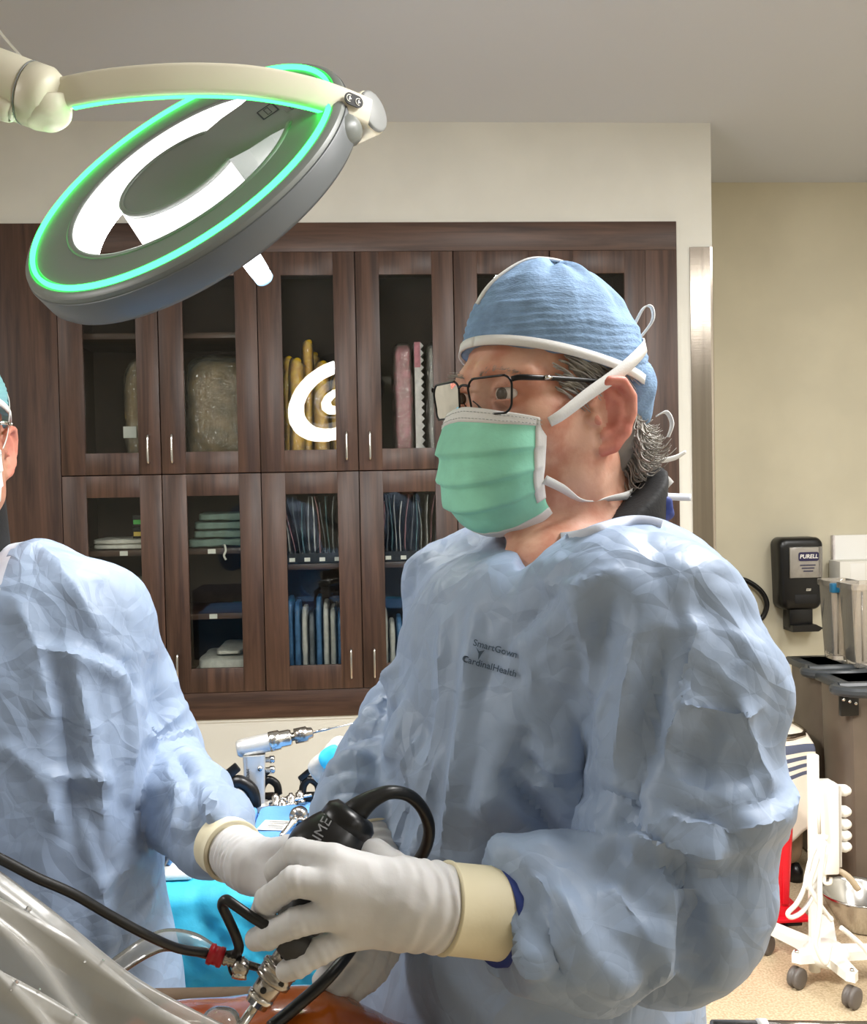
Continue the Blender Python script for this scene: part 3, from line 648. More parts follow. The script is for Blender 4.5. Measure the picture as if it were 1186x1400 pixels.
# hand sanitiser dispenser
a = onY(1060, 735, YW-.06); b = onY(1122, 861, YW-.06); xa, xb, zt, zb = a[0], b[0], a[2], b[2]; xm = (xa+xb)/2; W_ = xb-xa; Ht = zt-zb
d = empty('sanitizer_dispenser', (xm, YW-.05, zb), 'black wall mounted hand sanitizer dispenser with a clear refill window', 'dispenser')
def sp_(w_, h_, r, cx, cz, y0, dep): return extrude_poly(rrect(w_, h_, r, 6), (cx, y0, cz), np.array([1., 0, 0]), ZZ, np.array([0, -1., 0]), dep)
zb1 = zt-Ht*.77
g = G()
for i, (sc, y_) in enumerate([(1.0, .0), (1.0, .075), (.97, .092), (.9, .102)]): pass
secs = []
for sc, y_ in [(.98, 0.0), (1.0, .01), (1.0, .08), (.975, .096), (.92, .105), (.80, .109)]:
    secs.append([(xm+x*sc*(1-.10*(z_ < 0)*abs(z_)/(Ht*.385)), YW-y_, (zt+zb1)/2+z_*sc) for x, z_ in rrect(W_, zt-zb1, .035, 6)])
k = len(secs[0]); V = np.vstack(secs); Fd = [(i*k+j, i*k+(j+1) % k, (i+1)*k+(j+1) % k, (i+1)*k+j) for i in range(len(secs)-1) for j in range(k)]+[tuple(range(k))[::-1], tuple((len(secs)-1)*k+j for j in range(k))]
obj('housing', V, Fd, M['black'], d, auto=40)
M['refill'] = mat('refill_label', (186, 184, 180), .3, var=.1, vscale=30); M['ppurp'] = mat('print_navy', (40, 36, 74), .5)
wx0, wx1, wz1, wz0 = xm-W_*.28, xm+W_*.42, zt-Ht*.105, zt-Ht*.425
wn = obj('refill_pack', *boxmm((wx0, YW-.118, wz0), (wx1-.012, YW-.109, wz1), .003), M['refill'], d, auto=30)
obj('refill_window', *boxmm((wx0-.002, YW-.124, wz0), (wx1+.004, YW-.108, wz1+.004), .004), M['clearp'], d, auto=30)
V, Fc = text_mesh('PURELL', .0265, ((wx0+wx1)/2+.012, YW-.1252, wz1-.042), np.array([1., 0, 0]), ZZ, .0006, .0006, .15); obj('lettering', V, Fc, M['white'], wn, smooth=False)
obj('logo_plate', *sp_(.098, .042, .01, (wx0+wx1)/2+.012, wz1-.042, YW-.124, .0006), M['ppurp'], wn, smooth=False)
g = G()
for q in range(3): g.add(boxmm(((wx0+wx1)/2-.03+.008*q, YW-.1246, wz1-.085-.014*q), ((wx0+wx1)/2+.045-.006*q, YW-.1241, wz1-.080-.014*q)))
g.build('small_print', [M['ppurp']], wn, smooth=False)
V, Fc = text_mesh('ES8', .016, (xm+.03, YW-.1105, zt-Ht*.555), np.array([1., 0, 0]), ZZ, .0006, .0005, .2); obj('badge', V, Fc, M['chrome'], d, smooth=False)
obj('sensor_panel', *boxmm((xm-.035, YW-.1115, zt-Ht*.70), (xm+.07, YW-.108, zt-Ht*.605), .002), M['blackm'], d, auto=30)
g = G(); g.add(boxmm((xm-W_*.24, YW-.085, zb+.012), (xm+W_*.30, YW-.002, zb1+.01), .01)); g.build('nozzle_housing', [M['black']], d)
g = G(); g.add(extrude_poly([(xm-W_*.22, zb+.0), (xm+W_*.36, zb+.0), (xm+W_*.46, zb+.016), (xm+W_*.30, zb+.034), (xm-W_*.22, zb+.03)], (0, YW-.002, 0), np.array([1., 0, 0]), ZZ, np.array([0, -1., 0]), .11)); g.build('drip_tray', [M['black']], d, smooth=False)
# black hose loop on the wall
lp_ = [onY(x, y, YW-.03) for x, y in [(975, 812), (1000, 796), (1018, 793), (1040, 807), (1049, 826), (1042, 845), (1028, 846), (1005, 830)]]
o = obj('hose_loop', *tube(lp_, .0125, 12, 8), M['black']); tag(o, 'coiled black hose hanging on the alcove wall', 'hose')
# white board and paper box
a, b = onY(1140, 732, YW-.02), onY(1260, 905, YW-.02)
o = empty('wall_board', (a[0]+.2, YW, b[2]), 'white board fixed to the alcove wall behind clear bins', 'board'); obj('panel', *boxmm((a[0], YW-.022, b[2]), (b[0], YW, a[2]), .003), M['whitep'], o, auto=30); obj('edge_strip', *boxmm((a[0]-.003, YW-.024, b[2]), (a[0]+.006, YW, a[2]), .001), M['wfoam'], o, auto=30)
# waste bins
def bin_(px, pyrim, d, wpx, label, dep=.5):
    c = P(px+wpx/2, pyrim, d); w_ = wpx/FPX*d; zt_ = c[2]; x0_ = P(px, pyrim, d)[0]; y0_ = c[1]
    o = empty('waste_bin', (x0_+w_/2, y0_+dep/2, 0), label, 'bin', 'grey waste bins')
    V, Fc = box((x0_+w_/2, y0_+dep/2, zt_/2), (w_, dep, zt_), .03); V[:, 0] = np.where(V[:, 2] < zt_/2, x0_+w_/2+(V[:, 0]-x0_-w_/2)*.86, V[:, 0]); V[:, 1] = np.where(V[:, 2] < zt_/2, y0_+dep/2+(V[:, 1]-y0_-dep/2)*.9, V[:, 1])
    obj('body', V, Fc, M['bin'], o, auto=40)
    obj('rib', *boxmm((x0_+w_*.28, y0_-.004, .06), (x0_+w_*.34, y0_+.02, zt_-.06), .006), M['bin'], o, auto=40)
    # handle lip with a slot, bulging to the front
    hx0, hx1 = x0_-.045, x0_+w_+.01
    out_ = crom([(hx0+.01, y0_+.05), (hx0-.02, y0_-.01), (hx0+.02, y0_-.065), (hx0+.11, y0_-.085), (hx1-.03, y0_-.075), (hx1, y0_-.02), (hx1-.01, y0_+.05)], 6)
    g = G(); g.add(tube(np.column_stack([out_, np.full(len(out_), zt_-.008)]), .02, 10, 0)); g.add(tube([(hx0+.01, y0_+.03, zt_-.008), (x0_+w_*.5, y0_+.02, zt_-.006), (hx1-.01, y0_+.03, zt_-.008)], .02, 10, 4)); g.build('handle_lip', [M['binrim']], o)
    inn = np.array([(x0_+w_/2+(x-x0_-w_/2)*.9, y0_-.02+(y-y0_+.02)*.8) for x, y in out_]); 
    obj('rim', *boxmm((x0_-.012, y0_+.02, zt_-.03), (x0_+w_+.012, y0_+dep+.012, zt_), .008), M['binrim'], o, auto=40)
    return o, x0_, w_, y0_, zt_
b1, bx1, bw1, by1, bz1 = bin_(1121, 914, 4.15, 60, 'grey waste bin farther back, standing by the wall under clear bins', .31)
b2, bx2, bw2, by2, bz2 = bin_(1163, 937, 3.80, 100, 'grey waste bin nearer the camera with a black buckle plate', .28)
g = G(); 
c = P(1163, 962, 3.79)
obj('buckle_plate', *boxmm((c[0]-.04, by2-.012, c[2]-.045), (c[0]+.03, by2+.01, c[2]+.035), .004), M['black'], b2, auto=40)
for q in range(3): obj('stud', *lathe((c[0]-.03+.023*q, by2-.011, c[2]+.018-.008*q), (c[0]-.03+.023*q, by2-.019, c[2]+.018-.008*q), [(0, .007), (.6, .007), (1, .003)], 10), M['chrome'], b2)
# clear bins standing on the rear waste bin
def tub(px, py0, py1, d, wpx, label, latch):
    c0, c1 = P(px, py0, d), P(px+wpx, py1, d); w_ = c1[0]-c0[0]; h_ = c0[2]-bz1; y_ = c0[1]; o = empty('clear_tub', (c0[0]+w_/2, y_+.08, bz1), label, 'plastic tub', 'clear tubs')
    xm_ = c0[0]+w_/2; secs = []
    for t_, sc in ((0, .70), (.04, .74), (.93, 1.0), (.93, 1.10), (1.0, 1.10), (1.0, 1.02), (.94, .965), (.06, .70), (.05, .66)):
        secs.append([(xm_+x*sc, y_+.08+z_*sc, bz1+.002+h_*t_) for x, z_ in rrect(w_, .15, .03, 4)])
    k = len(secs[0]); V = np.vstack(secs); Ft = [(i*k+j, i*k+(j+1) % k, (i+1)*k+(j+1) % k, (i+1)*k+j) for i in range(len(secs)-1) for j in range(k)]+[tuple(range(k))[::-1], tuple((len(secs)-1)*k+j for j in range(k))]
    obj('shell', V, Ft, M['clearp'], o, auto=40)
    for q in (.2, .75): obj('rib', *tube([(xm_+(q-.5)*w_*.74, y_+.08-.055, bz1+.03), (xm_+(q-.5)*w_*.98, y_+.08-.077, bz1+h_*.92)], .004, 8, 0), M['clearp'], o)
    if latch: obj('latch', *boxmm((c0[0]-.012, y_-.022, bz1+h_*.87), (c0[0]+.042, y_+.01, bz1+h_*.99), .006), M['bluel'], o, auto=40)
    return o
tub(1139, 796, 925, 4.285, 42, 'clear plastic tub with a blue latch on the rear waste bin', True)
tub(1168, 800, 932, 4.10, 60, 'clear plastic tub without a latch at the picture edge', False)
cb_ = onY(1149, 768, 4.66); cl_ = onY(1149, 812, 4.66)
o = empty('glove_carton', (cb_[0]+.1, 4.72, cl_[2]), 'pale cardboard carton mounted on the white wall board above the tubs', 'carton'); obj('box', *boxmm((cb_[0], 4.66, cl_[2]), (cb_[0]+.20, YW-.022, cb_[2]), .003), M['paper'], o, auto=30); obj('flap', *boxmm((cb_[0]+.05, 4.6585, cl_[2]+.02), (cb_[0]+.12, 4.661, cb_[2]-.01), .001), M['whitep'], o, auto=30)

# ---------------------------------------------------------------- linen hamper with a striped towel, red waste bin
M['red'] = mat('red_bin', (206, 16, 34), .35); M['towel'] = mat('towel_white', (232, 222, 205), .9, bump=.4, bscale=160); M['tstripe'] = mat('towel_stripe', (86, 92, 112), .9, bump=.4, bscale=160)
rc = onZ(1062, 1288, 0); rx, ry = rc[0], rc[1]
rb = empty('red_waste_bin', (rx, ry+.2, 0), 'red plastic waste bin on black casters behind the surgeon', 'bin')
ztr = 0.47; x0_, x1_ = rx-.22, rx+.085
secs = [[(rx-.07+x*sc, ry+.16+y*sc, z_) for x, y in rrect(.30, .30, .03, 4)] for z_, sc in ((.075, .93), (.11, .93), (.11, .90), (ztr-.03, 1.0), (ztr-.03, 1.06), (ztr, 1.06), (ztr, .98), (.13, .86))]
k = len(secs[0]); V = np.vstack(secs); Ft = [(i*k+j, i*k+(j+1) % k, (i+1)*k+(j+1) % k, (i+1)*k+j) for i in range(len(secs)-1) for j in range(k)]+[tuple(range(k))[::-1], tuple((len(secs)-1)*k+j for j in range(k))]
obj('bucket', V, Ft, M['red'], rb, auto=40)
obj('rib', *boxmm((rx+.03, ry+.016, .12), (rx+.055, ry+.05, .43), .006), M['red'], rb, auto=40)
obj('foot_flange', *boxmm((rx-.21, ry-.0, .062), (rx+.125, ry+.31, .078), .006), M['red'], rb, auto=40)
g = G(); g.add(tube([(rx-.25, ry+.02, .052), (rx+.1, ry+.03, .052)], .012, 8, 0)); g.add(tube([(rx-.25, ry+.28, .052), (rx+.1, ry+.28, .052)], .012, 8, 0)); g.add(tube([(rx+.06, ry+.03, .052), (rx+.06, ry+.28, .052)], .012, 8, 0)); g.build('dolly', [M['blackm']], rb)
for (cx_, cy_) in ((rx+.03, ry+.02), (rx-.2, ry+.02), (rx+.09, ry+.27), (rx-.2, ry+.27)):
    obj('caster', *lathe((cx_-.015, cy_, .03), (cx_+.015, cy_, .03), [(0, .02), (.1, .029), (.9, .029), (1, .02)], 18), M['black'], rb)
# linen hamper behind it, a towel over its edge
M['bag'] = mat('tan_hamper_bag', (150, 126, 98), .85, var=.1, vscale=12, bump=.3, bscale=90)
hp = P(1088, 1000, 3.98)
hm = empty('linen_hamper', (hp[0]-.12, hp[1]+.2, 0), 'tan cloth linen hamper under the striped towel', 'hamper')
zt_ = hp[2]-.02
V, Fc = pillow((hp[0]-.10, hp[1]+.15, zt_/2+.03), (.30, .26, zt_-.06), 7, 20, .014, 4, 9); obj('bag', V, Fc, M['bag'], hm)
obj('top_hoop', *tube([(hp[0]-.24, hp[1]+.02, zt_), (hp[0]+.04, hp[1]+.02, zt_), (hp[0]+.04, hp[1]+.28, zt_), (hp[0]-.24, hp[1]+.28, zt_)], .011, 10, 4, True), M['steel'], hm)
for q in (0, 1, 2, 3): obj('foot', *lathe((hp[0]-.26+.28*(q % 2), hp[1]+.06+.26*(q//2), 0), (hp[0]-.26+.28*(q % 2), hp[1]+.06+.26*(q//2), .07), [(0, .03), (.6, .03), (1, .015)], 14), M['black'], hm)
nu, nv = 46, 40; uu = np.linspace(0, 1, nu); vv = np.linspace(0, 1, nv)
Pt = np.zeros((nv, nu, 3))
for i, v in enumerate(vv):
    s = v*.62-.10                                   # length along: over the hoop then down
    for j, u_ in enumerate(uu):
        x = hp[0]-.20+.245*u_
        if s < 0: y, z_ = hp[1]+.06-s*.8, zt_+.016+.005*math.sin(u_*9)
        else:
            y, z_ = hp[1]+.045-.065*min(s/.05, 1)-.012*math.sin(u_*11+v*3)*v-.03*v, zt_+.014-s*(1+.10*math.sin(u_*5)); x += .05*min(s/.25, 1)*u_+.012*math.sin(v*9)*u_-.06*max(0, s-.28)*u_
        Pt[i, j] = (x, y, z_)
q = Pt.reshape(-1, 3); Pt[..., 1] += (crumple(q, 9, 4)*.02).reshape(nv, nu)
low = Pt[:, :, 2].copy(); edge = np.array([.335+.10*max(0, 1-abs(u_-.45)/.3) for u_ in uu])
V, Fq = gridsurf(Pt[:int(nv*.80)], .004); nq = (int(nv*.80)-1)*(nu-1)
mi = np.zeros(len(Fq), int); row = (np.arange(nq)//(nu-1)); st = ((row >= 9) & (row <= 10)) | (row == 12) | (row == 14) | (row == 16); mi[:nq] = st; mi[nq:2*nq] = st
o = obj('hanging_towel', V, Fq, [M['towel'], M['tstripe']], midx=mi); tag(o, 'white towel with dark blue stripes hanging beside the surgeon elbow', 'towel')
# steel kick bucket
kb = onZ(1178, 1268, 0)
o = empty('kick_bucket', (kb[0], kb[1], 0), 'shiny steel basin on the floor behind the white stand', 'basin')
obj('bowl', *lathe((kb[0], kb[1], .0), (kb[0], kb[1], .13), [(0, .06), (.05, .075), (.9, .135), (1, .142), (1.0, .137), (.9, .130), (.1, .07), (.09, .0)], 36), M['chrome'], o)

# ---------------------------------------------------------------- white rolling stand with outlet box and cords
wl = onZ(1088, 1353, 0); wr = onZ(1170, 1385, 0)
bx_ = P(1138, 1330, 3.13); sx, sy = onZ(1150, 1356, .06)[0], 3.12
sx = P(1146, 1300, 3.14)[0]
st = empty('rolling_stand', (sx, sy, 0), 'white rolling stand with an outlet strip and looped cords', 'stand')
tp = P(1132, 1041, 3.14); ztp = tp[2]; px0 = sx-.028
obj('pole', *boxmm((px0-.016, sy-.012, .085), (px0+.016, sy+.012, ztp), .004), M['white'], st, auto=40)
obj('thin_rod', *tube([P(1119, 1074, 3.16), P(1121, 1140, 3.16)], .006, 8, 0), M['white'], st)
hubz = .085
def legbar(a, b, w0, w1): 
    a = np.array(a); b = np.array(b); d_ = nrm((b-a)*np.array([1, 1, 0])); n_ = np.array([-d_[1], d_[0], 0]); V, Fc = [], []
    pts = [a+n_*w0, b+n_*w1, b+d_*w1*.9, b-n_*w1, a-n_*w0]; V = np.vstack([pts, np.array(pts)-np.array([0, 0, .028])]); n = 5
    return V, [tuple(range(n))[::-1], tuple(range(n, 2*n))]+[(i, (i+1) % n, n+(i+1) % n, n+i) for i in range(n)]
ctr = np.array([px0+.03, sy-.02, hubz+.028])
feet = [(wl[0]+.01, wl[1]+.01), (wr[0]+.005, wr[1]+.03), (px0+.26, sy-.02), (px0+.14, sy+.22), (px0-.08, sy+.20)]
for f in feet:
    l_ = obj('base_leg', *legbar(ctr, (f[0], f[1], hubz+.026), .034, .020), M['white'], st, auto=30)
    fx, fy = f; dd = nrm(np.array([.55, -.84, 0]))
    cst = obj('caster', *lathe(np.array([fx, fy, .033])-dd*.018, np.array([fx, fy, .033])+dd*.018, [(0, .024), (.06, .032), (.35, .033), (.4, .027), (.6, .027), (.65, .033), (.94, .032), (1, .024)], 26), mat('caster_grey', (98, 92, 88), .45), l_)
    obj('bolt', *lathe((fx, fy, hubz+.024), (fx, fy, hubz+.034), [(0, .008), (1, .006)], 8), M['chrome'], l_)
obj('base_hub', *lathe((ctr[0], ctr[1], hubz-.01), (ctr[0], ctr[1], hubz+.04), [(0, .06), (.7, .07), (1, .05)], 24), M['white'], st)
obj('base_post', *tube([(px0, sy, hubz-.05), (px0, sy, hubz+.06)], .018, 14, 0), M['white'], st)
# outlet box
oz1, oz0 = P(1150, 1082, 3.12)[2], P(1150, 1210, 3.12)[2]; ox0 = px0+.014; ox1 = ox0+.052
ob_ = obj('outlet_box', *boxmm((ox0, sy-.04, oz0), (ox1, sy+.035, oz1), .006), M['white'], st, auto=40)
obj('outlet_face', *boxmm((ox1-.001, sy-.032, oz0+.02), (ox1+.012, sy+.028, oz1-.008), .003), mat('outlet_grey', (190, 186, 178), .4), ob_, auto=40)
for q in (1094, 1124, 1142, 1158, 1174):
    zc_ = P(1170, q, 3.12)[2]
    obj('plug', *lathe((ox1+.010, sy-.005, zc_), (ox1+.052, sy-.008, zc_-.004), [(0, .015), (.08, .018), (.6, .0185), (.9, .012), (1, .007)], 16), M['whitep'], ob_)
obj('cord_hook', *tube([(ox0+.012, sy-.02, oz0), (ox0+.012, sy-.02, oz0-.03), (ox0+.03, sy-.02, oz0-.032), (ox0+.032, sy-.02, oz0-.015)], .006, 8, 4), M['white'], st)
obj('latch_arm', *tube([(ox1+.0, sy-.01, oz0+.01), (ox1+.03, sy-.03, oz0-.01), (ox1+.06, sy-.04, oz0-.05)], [.008, .011, .010], 8, 4), mat('latch_tan', (196, 178, 150), .5), st)
c3 = [[(1128, 1140), (1112, 1165), (1104, 1195), (1100, 1215), (1090, 1235), (1078, 1248), (1083, 1254), (1098, 1246), (1112, 1225), (1124, 1195), (1130, 1165)],
      [(1131, 1142), (1120, 1170), (1110, 1200), (1104, 1212), (1112, 1214), (1122, 1195), (1127, 1160)],
      [(1126, 1145), (1116, 1180), (1108, 1208), (1116, 1228), (1128, 1246), (1138, 1258)],
      [(1128, 1150), (1122, 1200), (1122, 1240), (1119, 1270), (1116, 1290), (1122, 1308), (1130, 1316), (1136, 1290)],
      [(1150, 1268), (1165, 1280), (1182, 1296), (1200, 1320)]]
for i, c_ in enumerate(c3):
    o = obj('power_cord', *tube([P(x, y, 3.10-.012*i+.004*k_) for k_, (x, y) in enumerate(c_)], .0075 if i != 1 else .006, 9, 6), M['whitep'], st)
# rail of the table edge, bottom right corner
a, b = P(975, 1397, .9), P(1260, 1400, .92)
o = empty('table_rail', (a+b)/2-ZZ*.02, 'grey metal rail edge at the bottom right corner', 'rail'); obj('bar', *tube([a-ZZ*.008, b-ZZ*.008], .009, 12, 0), M['steel'], o); obj('clip', *lathe(P(1043, 1400, .9)-RT*.004-ZZ*.006, P(1043, 1400, .9)+RT*.004-ZZ*.006, [(0, .010), (1, .010)], 16), M['whitep'], o)
# ---------------------------------------------------------------- back table with instruments
M['tblue'] = mat('light_blue_drape', (96, 152, 214), .75, bump=.3, bscale=90); M['cyan'] = mat('cyan_drape', (60, 192, 228), .6, bump=.25, bscale=120, var=.12, vscale=8)
TZ = .905; TX0, TX1, TY0, TY1 = -.95, .45, 1.80, 2.27
tb_ = empty('instrument_table', ((TX0+TX1)/2, (TY0+TY1)/2, 0), 'instrument table under a light blue drape behind the gowned pair', 'table')
g = G(); g.add(boxmm((TX0, TY0, TZ-.028), (TX1, TY1, TZ-.004), .004)); g.build('table_top', [M['steel']], tb_)
for x, y in ((TX0+.04, TY0+.05), (TX1-.04, TY0+.05), (TX0+.04, TY1-.05), (TX1-.04, TY1-.05)): obj('leg', *tube([(x, y, 0), (x, y, TZ-.02)], .014, 12, 0), M['steel'], tb_)
def drape(x0, x1, y0, y1, z, zf, zb_, nx=70, amp=.006, seed=3, fold=.012, off=0.0):
    """sheet over a table: hangs in front to zf and behind to zb_"""
    s = np.concatenate([np.linspace(z-zf, 0, 26)[:-1]*-1, np.linspace(0, y1-y0, 34), (y1-y0)+np.linspace(0, z-zb_, 14)[1:]]); xs_ = np.linspace(x0, x1, nx); Pt = np.zeros((len(s), nx, 3))
    for i, q in enumerate(s):
        for j, x in enumerate(xs_):
            if q < 0: Pt[i, j] = (x, y0-.006-fold*(.5+.5*math.sin(x*34+1.3*math.sin(x*9)+seed))*min(1, -q*6)-off, z+q)
            elif q <= y1-y0: Pt[i, j] = (x, y0+q, z+.001)
            else: Pt[i, j] = (x, y1+.006, z-(q-(y1-y0)))
    V = Pt.reshape(-1, 3); cr = facet(V, 9, seed)*amp*.5+facet(V, 22, seed+3)*amp*.35+facet(V, 50, seed+5)*amp*.12; fr = (V[:, 2] < z-.002)
    V[:, 1] -= np.where(fr, cr*1.6+.004, 0); V[:, 2] += np.where(fr, 0, np.abs(cr)*.35+.001)
    return gridsurf(V.reshape(Pt.shape), .0015)
obj('drape', *drape(TX0-.005, TX1+.005, TY0, TY1, TZ, .45, .6), M['tblue'], tb_)
o = obj('cyan_sheet', *drape(TX0+.12, TX1-.02, TY0-.012, TY0+.004, TZ+.006, .66, TZ-.02, 150, .034, 11, .012, .045), M['cyan']); tag(o, 'bright cyan sterile sheet hanging down the front of the instrument table', 'sheet')
# folded light blue towels
for i, (x0, x1, y0, y1, lab) in enumerate([(-.44, -.335, 1.86, 2.10, 'folded light blue towel nearest the assistant glove'), (-.332, -.24, 1.87, 2.12, 'middle folded light blue towel under the silver cannula'), (-.237, -.14, 1.88, 2.12, 'folded light blue towel beside the black camera head')]):
    o = obj('folded_towel', *pillow(((x0+x1)/2, (y0+y1)/2, TZ+.022), (x1-x0, y1-y0, .03), 8, 16, .003, 5+i), M['tblue']); tag(o, lab, 'towel', 'folded blue towels')
TT = TZ+.039
M['alloy'] = mat('drill_alloy', (206, 205, 202), .38, .55)
# power drill, standing on its battery
db = P(349, 1098, 2.19); db[2] = TZ+.006; fwd = cdir(1, .18)
dr = empty('surgical_drill', db, 'silver pistol shaped surgical drill standing on its base', 'drill')
z1_ = P(360, 1030, 2.19)[2]; sd = np.cross(ZZ, fwd)
def lpz(f, s, z_): return db+fwd*f+sd*s+ZZ*z_
hh = z1_-db[2]
secs = []
for t_, w_, dp in ((0, .029, .026), (.1, .029, .026), (.13, .021, .020), (.5, .022, .020), (.8, .023, .021), (1.0, .024, .022)):
    secs.append([lpz(x, y, hh*t_) for x, y in rrect(w_*2, dp*2, .012, 4)])
k = len(secs[0]); obj('grip', np.vstack(secs), [(i*k+j, i*k+(j+1) % k, (i+1)*k+(j+1) % k, (i+1)*k+j) for i in range(5) for j in range(k)]+[tuple(range(k))[::-1], tuple(5*k+j for j in range(k))], M['alloy'], dr, auto=40)
bt = fwd*.98+ZZ*.16; bt = nrm(bt); b0 = lpz(-.036, 0, hh+.012)
obj('motor_barrel', *lathe(b0, b0+bt*.085, [(0, .014), (.05, .018), (.15, .0195), (.9, .020), (1, .0195)], 24), M['alloy'], dr)
obj('collar', *lathe(b0+bt*.07, b0+bt*.118, [(0, .021), (.1, .0215), (.45, .021), (.5, .018), (.9, .0175), (1, .015)], 24), M['chrome'], dr)
obj('chuck', *lathe(b0+bt*.118, b0+bt*.165, [(0, .009), (.12, .009), (.14, .0165), (.7, .0165), (.75, .013), (.95, .011), (1, .006)], 20), M['dmetal'], dr)
obj('drill_bit', *lathe(b0+bt*.16, b0+bt*.36, [(0, .003), (.2, .0028), (.22, .0016), (1, .0012)], 10), M['chrome'], dr)
for q in (0, 1): obj('trigger', *lathe(lpz(.024, 0, hh*.88-.022*q), lpz(.044, 0, hh*.88-.022*q), [(0, .006), (.4, .006), (.45, .008), (.9, .008), (1, .005)], 14), M['chrome'], dr)
obj('pivot', *lathe(lpz(.012, -.020, hh*.78), lpz(.012, -.027, hh*.78), [(0, .006), (1, .005)], 14), M['chrome'], dr)
g = G()
for q in range(7): g.add(boxmm((0, 0, 0), (.001, .001, .001))) if 0 else None
V, Fc = text_mesh('MPOWER', .009, lpz(-.014, -.0208, hh*.62), ZZ*-1.0, fwd*1.0, .0003); obj('lettering', V, Fc, M['ink'], dr, smooth=False)
# black clamp posts on either side of the drill
for i, (px, py, d_, s_) in enumerate([(326, 1106, 2.14, 1.0), (368, 1095, 2.25, .62), (424, 1088, 2.25, .6)]):
    c = P(px, py, d_); c[2] = TZ+.0055
    o = empty('instrument_clamp', c, ['large black instrument clamp left of the drill', 'small black clamp right behind the drill', 'small black and silver clamp beside the sleeve'][i], 'clamp', 'black instrument clamps')
    obj('foot', *box(c+ZZ*.012*s_, (.075*s_, .05*s_, .024*s_), .004), M['black'], o, auto=40)
    obj('curved_jaw', *tube([c+fwd*(-.028*s_)+ZZ*.02*s_, c+fwd*(-.022*s_)+ZZ*.055*s_, c+fwd*(.0)+ZZ*.075*s_, c+fwd*(.028*s_)+ZZ*.055*s_, c+fwd*(.034*s_)+ZZ*.02*s_], .014*s_, 12, 6), M['black'], o)
    obj('post', *tube([c-fwd*.03*s_+ZZ*.02*s_, c-fwd*.032*s_+ZZ*.085*s_], .004*s_, 8, 0), M['dmetal'], o)
    obj('paddle', *box(c-fwd*.018*s_+ZZ*.092*s_, (.05*s_, .012, .02*s_), .003, [fwd*.8+ZZ*.6, sd, -fwd*.6+ZZ*.8]), M['black'], o, auto=40)
for i, (px, py, d_) in enumerate([(377, 1090, 2.2), (386, 1095, 2.16), (398, 1090, 2.2), (410, 1086, 2.22)]):
    c = P(px, py, d_); c[2] = TZ+.006; o = empty('steel_fitting', c, ['first small steel fitting right of the drill base', 'second small steel fitting, nearest the blue towels', 'third small steel fitting beyond the card', 'fourth small steel fitting close to the sleeve'][i], 'fitting', 'small steel fittings')
    obj('body', *lathe(c, c+ZZ*.03, [(0, .013), (.3, .013), (.35, .009), (.8, .009), (.85, .006), (1, .004)], 14), M['dmetal'], o); obj('stem', *tube([c+ZZ*.012-fwd*.02, c+ZZ*.018+fwd*.026], .004, 8, 0), M['chrome'], o)
# printed card and silver cannula lying on the towels
cc_ = P(378, 1122, 1.98); cc_[2] = TT; 
o = empty('count_card', cc_, 'white printed card lying under the silver cannula', 'card'); e1 = cdir(1, -.15); e2 = np.cross(ZZ, e1)
V, Fc = box(cc_+ZZ*.001, (.062, .055, .001), 0, [e1, e2, ZZ]); obj('sheet', V, Fc, M['paper'], o, smooth=False)
g = G()
for q in range(6): g.add(box(cc_+ZZ*.0018+e2*(.018-.0072*q)+e1*.004*(q % 2), (.04-.006*(q % 3), .0022, .0004), 0, [e1, e2, ZZ]))
g.build('print', [M['ink']], o, smooth=False)
ca, cb2 = P(412, 1100, 2.0), P(384, 1152, 1.90); ca[2] = TT+.018; cb2[2] = TT+.006
o = empty('cannula', (ca+cb2)/2-ZZ*.012, 'silver cannula with a knurled knob lying on blue towels', 'cannula')
obj('knob', *lathe(ca, ca+(cb2-ca)*.24, [(0, .006), (.1, .016), (.5, .0185), (.9, .0165), (.95, .009), (1, .008)], 20), M['dmetal'], o); obj('shaft', *lathe(ca+(cb2-ca)*.22, cb2, [(0, .0075), (.3, .0075), (.32, .0055), (.93, .0055), (1, .002)], 14), M['chrome'], o)
obj('side_port', *tube([ca+(cb2-ca)*.30, ca+(cb2-ca)*.33+cdir(1, .1)*.02], .0045, 8, 0), M['dmetal'], o)
ca, cb2 = P(424, 1112, 2.0), P(409, 1140, 1.93); ca[2] = TT+.012; cb2[2] = TT+.006
o = obj('obturator', *lathe(ca, cb2, [(0, .004), (.05, .007), (.3, .007), (.35, .0045), (.95, .004), (1, .001)], 14), M['dmetal']); tag(o, 'slim steel obturator lying beside the silver cannula', 'obturator')
# cyan and white glove pack beyond the far sleeve
c = P(459, 1048, 2.05); o = empty('glove_pack', (c[0], c[1], TZ+.006), 'cyan and white pack leaning behind the far sleeve', 'pack')
V, Fc = pillow((c[0], c[1], c[2]-.035), (.10, .04, .16), 4, 14, .02, 8); V = (V-c)@np.array([nrm((.8, 0, .6)), (0, 1, 0), nrm((-.6, 0, .8))])+c; obj('wrapper', V, Fc, M['pouchw'], o)
V, Fc = pillow((c[0]+.01, c[1]-.012, c[2]+.005), (.05, .035, .075), 4, 14, .02, 9); V = (V-c)@np.array([nrm((.8, 0, .6)), (0, 1, 0), nrm((-.6, 0, .8))])+c; obj('cyan_band', V, Fc, M['cyan'], o)
